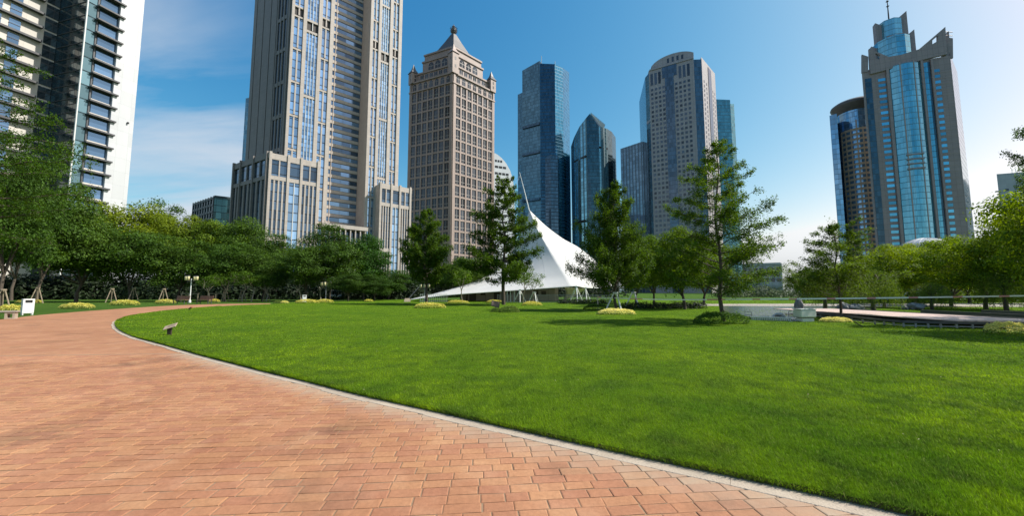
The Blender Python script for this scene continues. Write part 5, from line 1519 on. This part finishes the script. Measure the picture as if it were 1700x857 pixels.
def props(u, Y, h, spread, label, grp="white props of the tent"):
    p = xy(u, HOR, Y); e = empty("support_prop", (p[0], p[1], 0), label, "support", grp)
    for k in range(3):
        a = .5 + k*2.1; b = MB(); b.bar((p[0] + spread*math.cos(a), p[1] + spread*math.sin(a), .02), (p[0], p[1], h), .07, 6); b.build("strut", m_steelw, e)
    b = MB(); b.box((p[0], p[1], h), (.25, .25, .2)); b.build("joint", m_steelw, e)
props(863, 50.0, 1.6, .9, "white three-legged prop under the middle of the tent's front edge")
props(957, 49.6, 2.0, 1.0, "white three-legged prop under the tent's right corner")
props(972, 54.0, 1.9, .9, "white three-legged prop just right of the tent's corner")
for u, lab in ((842, "thin white post left of the tent's three-legged prop"), (847.5, "thin white post next to the tallest tree's trunk"), (854, "thin white post nearest to the left three-legged prop")):
    p = xy(u, HOR, 50.6); b = MB(); b.bar((p[0], p[1], 0), (p[0], p[1], 1.55), .06, 6); b.box((p[0], p[1], .06), (.3, .3, .12))
    tag(b.build("support_post", m_steelw), lab, "post", "thin posts under the tent edge")

m_pav = M("pavilion_grey", (.32, .305, .28), (.27, .26, .24), .7, .7)
m_door = M("dark_door", (.05, .045, .04), rough=.5)
A, B = xy(764, HOR, 58), xy(921, HOR, 57); fv = Face(A, B)
pav = empty("pavilion", (*((A+B)/2), 0), "low grey pavilion in the shade under the tent", "pavilion")
b = MB(); b.prism([A, B, B + np.array((1, 4)), A + np.array((0, 4))], 0, 2.0); b.build("wall", m_pav, pav)
fv.box("roof_slab", pav, m_pav, -.2, fv.L + .2, 2.01, 2.2, -4.2, .35)
for s0, s1 in ((.10, .17), (.36, .42)): fv.box("door", pav, m_door, fv.L*s0, fv.L*s1, .05, 1.8, 0, .04)
for s0 in (.22, .50, .60, .78, .86): fv.box("vent", pav, m_door, fv.L*s0, fv.L*s0 + .7, .9, 1.5, 0, .04)
for i in range(9): fv.box("panel_joint", pav, m_door, fv.L*(.05 + .11*i), fv.L*(.05 + .11*i) + .03, .1, 1.95, 0, .015)

def fence(u0, u1, Y0, Y1, n, h, label, m, z=.05, rail=True):
    A, B = xy(u0, HOR, Y0), xy(u1, HOR, Y1); e = empty("fence", (*A, z), label, "fence"); f = Face(A, B)
    for i in range(n):
        s = f.L*i/(n-1); f.box("picket", e, m, s - .02, s + .02, z, z + h, -.02, .02)
    for k in ((.12, .95) if rail else (.93,)): f.box("rail", e, m, -.05, f.L + .05, z + h*k - .025, z + h*k + .025, .021, .06)
    return e
fence(826, 946, 47, 46, 46, 1.0, "grey picket fence before the pavilion under the tent", m_steelg)
fence(947, 1012, 45.5, 43, 26, 1.0, "dark picket fence right of the tent's corner", m_steelg)
fence(698, 742, 50, 50, 15, 1.05, "pale railing between the tent's tip and its young tree", m_steelw)

# pond, far bank and promenade
def water_mat():
    t = NT("pond_water"); pos = t.pos()
    b_ = t.bsdf(Roughness=.22); t.set(b_, 'Base Color', (.05, .055, .042, 1)); b_.inputs['Specular IOR Level'].default_value = .08
    t.set(b_, 'Normal', t.bump(t.noise(t.vmath('MULTIPLY', pos, (1, 2.2, 1)), 3.2, 3), .35, .08)); return t.m
g2 = lambda u, v: gd(u, v, .06)[:2]
pond = [g2(1196, 521), g2(1245, 526), g2(1312, 531), g2(1372, 523.5), g2(1440, 515), g2(1480, 509.5), g2(1330, 508.8), g2(1200, 508.2)]
tag(sheet("pond", pond, LAWN_Z + .006, water_mat()), kind="structure")
m_prom = M("promenade_paving", (.36, .31, .27), (.30, .26, .23), .5, .8)
tag(sheet("promenade", [g2(1150, 508.2), g2(1200, 508.15), g2(1330, 508.7), g2(1480, 509.4), g2(1800, 510), g2(1800, 503), g2(1480, 504), g2(1330, 504.5), g2(1150, 505)], LAWN_Z + .010, m_prom), kind="structure")
# deck on a steel frame
m_deck = M("deck_plank", (.56, .42, .36), (.50, .37, .32), .6, .6, objrand=.07)
DZ = .34
dk = lambda u, v: gd(u, v, DZ)[:2]
front = [dk(1346, 517), dk(1395, 521.8), dk(1450, 527), dk(1498, 530.6), dk(1560, 532), dk(1640, 533), dk(1780, 534.5)]
backp = [dk(1360, 512.6), dk(1800, 514.0)]
deck = empty("deck", (front[3][0], front[3][1], 0), "low wooden deck with a pinkish top and open steel frame beyond the lawn", "deck")
# planks run along the deck, cut to its outline
fx = np.array(front); y_of = lambda x: np.interp(x, fx[:, 0], fx[:, 1])
yb0, yb1 = backp[0], backp[1]
x0, x1 = fx[0, 0], fx[-1, 0]
yback = lambda x: np.interp(x, [yb0[0], yb1[0]], [yb0[1], yb1[1]])
xs = np.arange(x0 + .2, x1, .30)
for x in xs:
    ya, yb = max(y_of(x), y_of(x + .3)), yback(x)
    if yb - ya > .3: bx("plank", deck, m_deck, (x + .15, (ya+yb)/2, DZ - .02), (.292, yb-ya, .04))
m_darkst = M("dark_steel", (.06, .06, .065), (.09, .085, .08), 3, .5)
for i in range(len(front)-1):
    f = Face(front[i], front[i+1])
    f.box("edge_beam", deck, m_darkst, 0, f.L, DZ - .13, DZ - .045, -.06, .02)
    f.box("lower_rail", deck, m_steelg, 0, f.L, .10, .135, -.04, 0)
    for k in range(3):
        f.box("post", deck, m_steelg, f.L*k/3, f.L*k/3 + .05, .05, DZ - .13, -.045, .005)
for i in range(6):
    x = x0 + 2 + i*3.4; bx("joist", deck, m_darkst, (x, (y_of(x) + yback(x))/2 + .4, .18), (.12, yback(x) - y_of(x) - 1.2, .22))
bx("back_board", deck, m_darkst, ((x0+x1)/2 + 1, yback(x0 + 5) - 5.2, .17), (x1-x0 - 6, .05, .22), .02)

# white unit on a plinth, tube frame, planks, stones, pond-edge pickets
m_ofw = M("chalky_white", (.66, .68, .62), (.58, .60, .55), 1.5, .5)
p = gd(1345, 535, .05); e = empty("cooler_box", (p[0], p[1], .05), "off-white box unit on a plinth at the deck's left end", "box unit")
Yc = p[1] + .3
def rbox(name, par, m, c, size, rz, bev=.03, seg=2):
    b = MB(); b.box((0, 0, 0), size); o = b.build(name, m, par, loc=(float(c[0]), float(c[1]), float(c[2])))
    o.rotation_euler = (0, 0, rz); WM[o.name] = Matrix.LocRotScale(o.location, o.rotation_euler, o.scale)
    md = o.modifiers.new("bevel", 'BEVEL'); md.width = bev; md.segments = seg
    return o
rbox("plinth", e, m_ofw, (p[0], Yc, .13), (.58, .36, .16), .12, .01)
rbox("body", e, m_ofw, (p[0], Yc, .42), (.78, .46, .36), .12, .05, 3)
rbox("lid", e, m_ofw, (p[0], Yc, .615), (.80, .48, .03), .12, .012)
for k in range(5): rbox("foot", e, m_darkst, (p[0] - .24 + .12*k, Yc - .05 + .018*k, .225), (.05, .36, .035), .12, .004)
e = empty("tube_frame", gd(1318, 529, .05), "bent grey tube frame left of the white box unit", "frame")
f = Face(gd(1310, 530, .05)[:2], gd(1330, 528, .05)[:2])
def bent(name, pts, rad, m, par): b = MB(); b.tube(pts, rad, 6); return b.build(name, m, par)
bent("hoop", [(*f.p(0), .05), (*f.p(0), .40), (*f.p(.05), .46), (*f.p(f.L), .46), (*f.p(f.L), .05)], .018, m_steelg, e)
for h in (.15, .32): bent("cross_bar", [(*f.p(0), h), (*f.p(f.L), h)], .014, m_steelg, e)
e = empty("plank_pile", gd(1322, 534, .05), "loose pile of white planks in front of the tube frame", "planks")
r = np.random.RandomState(3)
for k in range(7):
    q = gd(1316 + 2.4*k, 533.5 - .5*k + r.rand(), .05); bx("plank", e, m_white, (q[0], q[1], .06 + .022*(k % 3)), (.55, .07, .02), .9 + r.normal()*.25)
def rock(name, c, size, seed, m, parent=None, label=None, cat="rock", group=None, fl=False):
    r = np.random.RandomState(seed); n, k = 12, 8; V = []
    ph = r.rand(6)*6.28
    for i in range(k+1):
        th = math.pi*i/k
        for j in range(n):
            a = 2*math.pi*j/n
            q = 1 + .18*math.sin(2*a + ph[0] + th*2) + .14*math.sin(3*a + ph[1] - th*3) + .10*math.sin(5*a + ph[2])*math.sin(th*4 + ph[3]) + r.normal()*.03
            V.append((size[0]/2*q*math.sin(th)*math.cos(a), size[1]/2*q*math.sin(th)*math.sin(a), size[2]/2*(1 + q*math.cos(th))))
    F = [(i*n+j, (i+1)*n+j, (i+1)*n+(j+1) % n, i*n+(j+1) % n) for i in range(k) for j in range(n)]
    b = MB(); b.add(np.array(V) + np.array(c), F); o = b.build(name, m, parent)
    return tag(o, label, cat, group) if label else o
m_rockw = M("pale_stone_lump", (.62, .60, .56), (.50, .48, .44), 3, .8)
m_rockg = M("grey_rock", (.17, .165, .16), (.25, .24, .23), 1.6, .85, bump=.6, bscale=8)
e = empty("stone_heap", gd(1297, 528, .06), "small heap of pale stones at the pond's near edge", "stones")
for k in range(8):
    q = gd(1290 + 1.8*k + r.rand(), 527.6 + r.rand(), .06); rock("stone", (q[0], q[1] + r.rand()*.3, .06 + (.10 if k in (3, 4, 5) else 0)), (.20 + .1*r.rand(), .18, .14), k, m_rockw, e)
for u, vb, vt, w, lab in ((1327, 515, 496.5, 13, "tall grey standing rock by the pond"), (1401, 516.2, 503, 15, "squat grey rock right of the willow"), (1421, 516.2, 505.5, 22, "low grey rock lying left of the deck's trees"), (1502, 514.6, 507, 10, "small dark rock behind the deck"), (1520, 514.5, 504, 24, "dark rock group behind the deck")):
    q = gd(u, vb, .06); Y = q[1]; rock("boulder", (q[0], Y, .03), (w/FOC*Y*1.1, w/FOC*Y*.8, (vb-vt)/FOC*Y*1.05), u, m_rockg, None, lab, "rock", "rocks by the pond")
fence(1246, 1309, 18.6, 17.9, 22, .16, "row of short white pickets along the pond's near edge", m_steelw, .05, False)
e = empty("steel_hurdle", gd(1246, 528, .05), "small grey hurdle at the pond's left corner", "frame")
f = Face(gd(1237, 528, .05)[:2], gd(1248, 529, .05)[:2])
bent("hoop", [(*f.p(0), .05), (*f.p(0), .38), (*f.p(f.L), .38), (*f.p(f.L), .05)], .015, m_steelg, e); bent("cross_bar", [(*f.p(0), .22), (*f.p(f.L), .22)], .012, m_steelg, e)

# barrier tape
def tape_mat():
    t = NT("barrier_tape"); x = t.n("ShaderNodeSeparateXYZ", Vector=t.pos()).outputs['X']
    st = t.math('LESS_THAN', t.math('FRACT', t.math('DIVIDE', x, 1.3)), .22)
    b_ = t.bsdf(Roughness=.4); t.set(b_, 'Base Color', t.mix(st, (.78, .76, .75), (.62, .25, .27))); return t.m
m_tape = tape_mat()
tape = empty("barrier_tape", (*xy(1199, HOR, 17.1), 0), "white and red barrier tape strung between the lawn trees", "tape")
def ribbon(a, c, sag, n=14):
    t = np.linspace(0, 1, n)[:, None]; P = a + (c-a)*t; P[:, 2] -= (4*t*(1-t)*sag)[:, 0]
    b = MB(); hw = .028
    V = np.concatenate([P + (0, 0, hw), P - (0, 0, hw), P + (0, .004, -hw), P + (0, .004, hw)])
    F = []
    for k in range(4):
        for i in range(n-1): F.append((k*n+i, ((k+1) % 4)*n+i, ((k+1) % 4)*n+i+1, k*n+i+1))
    b.add(V, F); b.build("ribbon", m_tape, tape)
ta, tb_, tc_, td = pt(992, 493.5, 30), pt(1023, 495.2, 27.7), pt(1199, 497.6, 17.1), pt(1760, 490.3, 14)
ribbon(ta, tb_, .02); ribbon(tb_, tc_, .05); ribbon(tc_, td, .02)
p = xy(992, HOR, 30); b = MB(); b.bar((p[0], p[1], 0), (p[0], p[1], 1.0), .03, 6); b.box((p[0], p[1], .04), (.3, .3, .08)); b.build("post", m_steelg, tape)

# white and wooden tree props
m_stake = M("pale_stake", (.30, .245, .17), (.23, .185, .13), 4, .8)
def tripod(u, Y, h, spread, label, m=m_stake, grp="wooden tree props", rz=0.3):
    p = xy(u, HOR, Y); e = empty("tree_prop", (p[0], p[1], 0), label, "tree prop", grp)
    for k in range(3):
        a = rz + k*2.094; b = MB(); b.bar((p[0] + spread*math.cos(a), p[1] + spread*math.sin(a), 0), (p[0] + .10*math.cos(a), p[1] + .10*math.sin(a), h), .05, 6); b.build("pole", m, e)
    b = MB(); b.lathe([(.20, h - .12), (.22, h - .04), (.20, h + .02)], 10, c=(p[0], p[1], 0)); b.build("binding", m, e)
for u, Y, h, s, lab in ((62, 46.5, 1.9, .62, "pale tripod prop on the second tree from the left edge"), (186, 50, 1.8, .60, "pale tripod prop left of the yellow bed midway to the benches"), (222, 53, 1.9, .62, "pale tripod prop above the yellow bed midway to the benches"),
        (272, 52, 1.8, .60, "pale tripod prop left of the nearer bench"), (5, 33, 1.6, .55, "wooden tripod prop at the picture's left edge"), (374, 55, 1.7, .55, "pale tripod prop right of the second bench"), (402, 55, 1.7, .55, "pale tripod prop second to the right of the second bench"), (442, 56, 1.7, .55, "pale tripod prop farthest right in the wood")):
    tripod(u, Y, h, s, lab)
for u, Y, lab in ((1022, 27.9, "white slanted props round the conical tree right of the tent"), (1052, 33, "white slanted props right of the conical tree beyond the tent"), (887, 45.8, "slanted props on the lighter young tree by the tent")):
    tripod(u, Y, 1.35, .75, lab, m_steelw, "white tree props", .8)
thin = ((350, 52, 452, "thin pale young trunk right of the second bench's back"), (376, 54, 446, "thin pale tree second right of the benches"), (403, 54, 444, "straight thin tree before the undergrowth"), (418, 54, 448, "thin forked pale tree right of the straight one"), (443, 55, 452, "thin tree left of the wood's dark round shrub"), (500, 55, 446, "slanting thin tree left of the second lamp"), (534, 57, 450, "thin pale tree just left of the second lamp"))
for i, (u, Y, vt, lab) in enumerate(thin): tree_px("young", u, Y, vt, 22, lab, 4.5, 1.3, rz=i*1.1, tint=(.9, .95, .8), group="thin young trees in the wood")
def hframe(u, Y, label):
    p = xy(u, HOR, Y); e = empty("post_frame", (p[0], p[1], 0), label, "frame", "wooden post frames in the wood")
    for dx in (-.5, .5): bx("post", e, m_stake, (p[0] + dx, p[1], .55), (.09, .09, 1.1))
    bx("beam", e, m_stake, (p[0], p[1], 1.14), (1.25, .08, .08))
hframe(308, 51, "wooden post frame left of the lamp pole"); hframe(322.5, 51.5, "wooden post frame right of the lamp pole"); hframe(352, 53, "wooden post frame right behind the second bench"); hframe(366, 54, "wooden post frame farther right of the benches")

# lamps with cylinder lanterns
m_lant = M("lantern_glass", (.80, .72, .42), (.72, .62, .34), 4, .35)
def lamp(u, Y, h, label):
    p = xy(u, HOR, Y); e = empty("street_lamp", (p[0], p[1], 0), label, "lamp", "park lamps")
    b = MB(); b.lathe([(.13, 0), (.13, .25), (.06, .35), (.05, h - .5), (.07, h - .45), (.03, h - .3)], 10, c=(p[0], p[1], 0)); b.build("pole", m_steelw if u < 400 else m_steelg, e)
    for k in range(4):
        a = .15 + k*math.pi/2; q = p + .62*np.array((math.cos(a), math.sin(a)))
        b = MB(); b.tube([(p[0], p[1], h - .55), ((p[0]+q[0])/2, (p[1]+q[1])/2, h - .62), (q[0], q[1], h - .5)], .025, 6); b.build("arm", m_darkst, e)
        b = MB(); b.lathe([(.01, h - .5), (.15, h - .48), (.17, h - .05), (.16, h)], 12, c=(q[0], q[1], 0)); ln = b.build("lantern", m_lant, e, True)
        b = MB(); b.lathe([(.19, h), (.17, h + .05), (.01, h + .10)], 12, c=(q[0], q[1], 0)); b.build("cap", m_darkst, ln)
lamp(316.3, 49.5, 3.35, "park lamp with cream cylinder lanterns between the two benches")
lamp(541, 56, 2.75, "park lamp with cream lanterns over the touching yellow beds")
lamp(705, 60, 2.5, "park lamp half hidden behind the conical tree by the tent's tip")

# park benches
m_wood = M("bench_wood", (.20, .105, .07), (.26, .14, .095), 5, .6, objrand=.1)
def bench(u, vb, rz, label):
    g = gd(u, vb); e = empty("park_bench", g, label, "bench", "wooden park benches")
    c, s = math.cos(rz), math.sin(rz)
    at = lambda x, y, z: (g[0] + x*c - y*s, g[1] + x*s + y*c, z)
    for k in range(4): bx("seat_slat", e, m_wood, at(0, -.19 + .125*k, .45), (1.65, .105, .04), rz)
    for k in range(4): bx("backrest_slat", e, m_wood, at(0, .27 + .025*k, .56 + .105*k), (1.65, .035, .095), rz)
    for x in (-.68, .68):
        for y in (-.2, .22): bx("leg", e, m_darkst, at(x, y, .22), (.06, .06, .43), rz)
        b = MB(); b.bar(at(x, .24, .42), at(x, .40, .95), .025, 6); b.build("back_support", m_darkst, e)
        bx("seat_rail", e, m_darkst, at(x, 0, .415), (.05, .5, .03), rz)
bench(299.5, 505.2, -.12, "brown slatted bench left of the lamp pole")
bench(338.5, 505.0, -.10, "brown slatted bench right of the lamp pole")

# white waste bins
m_binw = M("bin_white", (.66, .66, .65), (.60, .60, .59), 2, .4)
def bin_(u, vb, rz, label, sc=1.0):
    g = gd(u, vb); e = empty("waste_bin", g, label, "waste bin", "white waste bins")
    c, s = math.cos(rz), math.sin(rz); at = lambda x, y, z: (g[0] + x*c - y*s, g[1] + x*s + y*c, z)
    w, d, h = .46, .34, .95
    rbox("body", e, m_binw, at(0, 0, .10 + .31), (w, d, .62), rz, .015)
    bx("slot_back", e, m_dark, at(0, .02, .80), (w - .08, d - .08, .16), rz)
    for x in (-1, 1): bx("side_panel", e, m_binw, at(x*(w/2 - .045), 0, .80), (.09, d - .004, .161), rz)
    rbox("top", e, m_binw, at(0, 0, .92), (w + .01, d + .01, .08), rz, .02)
    for x in (-1, 1):
        for y in (-1, 1): bx("foot", e, m_binw, at(x*.19, y*.13, .05), (.05, .05, .10), rz)
bin_(44.5, 523.2, 1.08, "white waste bin with a dark slot at the path's left side")
bin_(505, 502.5, .6, "white waste bin far off beside a yellow bed")

# stone bench at the left edge
m_sto = M("bench_stone", (.34, .29, .24), (.27, .23, .19), 4, .8)
g = gd(-6, 530.8); e = empty("stone_bench", g, "stone slab bench on hollow block legs at the left edge", "bench")
rz = .62; c, s = math.cos(rz), math.sin(rz); at = lambda x, y, z: (g[0] + x*c - y*s, g[1] + x*s + y*c, z)
rbox("slab", e, m_sto, at(-.2, .15, .385), (1.7, .42, .075), rz, .01)
for x in (-.75, .42):
    for dx in (-.13, .13): bx("leg", e, m_kerb, at(x + dx, .15, .172), (.08, .36, .344), rz)
    bx("leg_base", e, m_kerb, at(x, .15, .035), (.179, .35, .07), rz); bx("leg_head", e, m_kerb, at(x, .15, .31), (.179, .35, .068), rz)

# signs on the lawn
m_sign = M("sign_plate", (.42, .32, .22), (.36, .27, .19), 8, .5)
m_signd = M("sign_post", (.045, .03, .022), rough=.6)
g = gd(281, 556.5, .05); e = empty("lawn_sign", g, "small tilted tan sign plate on a dark post by the path bend", "sign")
b = MB(); b.box((g[0], g[1], .17), (.10, .05, .25), .2, taper=1.15); b.build("post", m_signd, e)
b = MB(); b.box((0, 0, 0), (.34, .20, .018)); o = b.build("plate", m_sign, e); o.location = (g[0] + .03, g[1] - .02, .315); o.rotation_euler = (.55, -.33, .25)
WM[o.name] = Matrix.LocRotScale(o.location, o.rotation_euler, o.scale)
for y in (.035, -.02):
    b = MB(); b.box((.03, y, .0105), (.20, .012, .004)); q = b.build("engraved_line", m_signd); q.parent = o
g = gd(822.5, 515.5, .05); e = empty("notice_board", g, "small brown notice board tilted back before the tallest conical tree", "sign")
b = MB(); b.bar((g[0], g[1], .03), (g[0], g[1], .35), .03, 6); b.build("post", m_signd, e)
b = MB(); b.box((0, 0, 0), (.62, .03, .44)); o = b.build("board", m_signd, e); o.location = (g[0], g[1], .50); o.rotation_euler = (-.35, .25, .3)
WM[o.name] = Matrix.LocRotScale(o.location, o.rotation_euler, o.scale)
b = MB(); b.box((0, -.018, 0), (.54, .008, .36)); q = b.build("board_face", M("board_brown", (.13, .085, .055), rough=.5)); q.parent = o
g = gd(315, 514.5, .05); e = empty("garden_spotlight", g, "tiny dark spotlight on a spike at the lawn's far left rim", "lamp")
b = MB(); b.bar((g[0], g[1], 0), (g[0], g[1], .14), .025, 6); b.build("spike", m_signd, e)
b = MB(); b.tube([(g[0] - .10, g[1], .13), (g[0] + .06, g[1] - .03, .18), (g[0] + .20, g[1] - .05, .24)], [.03, .055, .07], 8); b.build("head", M("rusty_brown", (.22, .07, .03), rough=.5), e)
g = gd(1430, 543, .05); b = MB(); b.bar((g[0] + .12, g[1], .03), (g[0] - .13, g[1] + .1, .20), .02, 6); b.box((g[0] - .13, g[1] + .1, .2), (.05, .05, .03))
tag(b.build("ground_peg", m_signd), "short black peg slanting out of the lawn by the deck", "peg")

# white service cart between the trunks and a pale kiosk across the pond
p = xy(560, HOR, 70); e = empty("service_cart", (p[0], p[1], 0), "white electric service cart parked under the trees by the second lamp", "cart")
rbox("body", e, m_binw, (p[0], p[1], .62), (2.5, 1.2, .55), 0, .12, 3); rbox("roof", e, m_binw, (p[0] + .1, p[1], 1.62), (1.9, 1.2, .08), 0, .03)
for x in (-.75, .95):
    for y in (-.52, .52): bx("roof_post", e, m_steelw, (p[0] + x, p[1] + y, 1.25), (.06, .06, .72))
bx("windscreen", e, m_w10, (p[0] - .78, p[1], 1.25), (.03, .96, .6)); rbox("seat", e, m_dark, (p[0] + .2, p[1], 1.0), (.6, 1.0, .22), 0, .05)
for x in (-.8, .8):
    for y in (-.58, .58):
        b = MB(); b.tube([(p[0] + x, p[1] + y - .08, .28), (p[0] + x, p[1] + y + .08, .28)], .28, 14); w = b.build("wheel", m_dark, e)
        b = MB(); b.tube([(p[0] + x, p[1] + y - .095, .28), (p[0] + x, p[1] + y + .095, .28)], .14, 10); b.build("rim", m_steelg, w)
A, B = xy(1478, HOR, 62), xy(1530, HOR, 60); f = Face(A, B); e = empty("kiosk", (*A, 0), "pale low kiosk glimpsed between the round trees across the pond", "kiosk")
b = MB(); b.prism([A, B, B + np.array((0, 3)), A + np.array((0, 3))], 0, 1.6); b.build("wall", m_gry, e)
f.box("roof", e, m_offwhite, -.3, f.L + .3, 1.61, 1.85, -3.3, .5)
for k in range(4): f.box("step", e, m_offwhite, .2, f.L - .2, .28*k + .02, .28*k + .2, .02, 1.3 - .3*k)
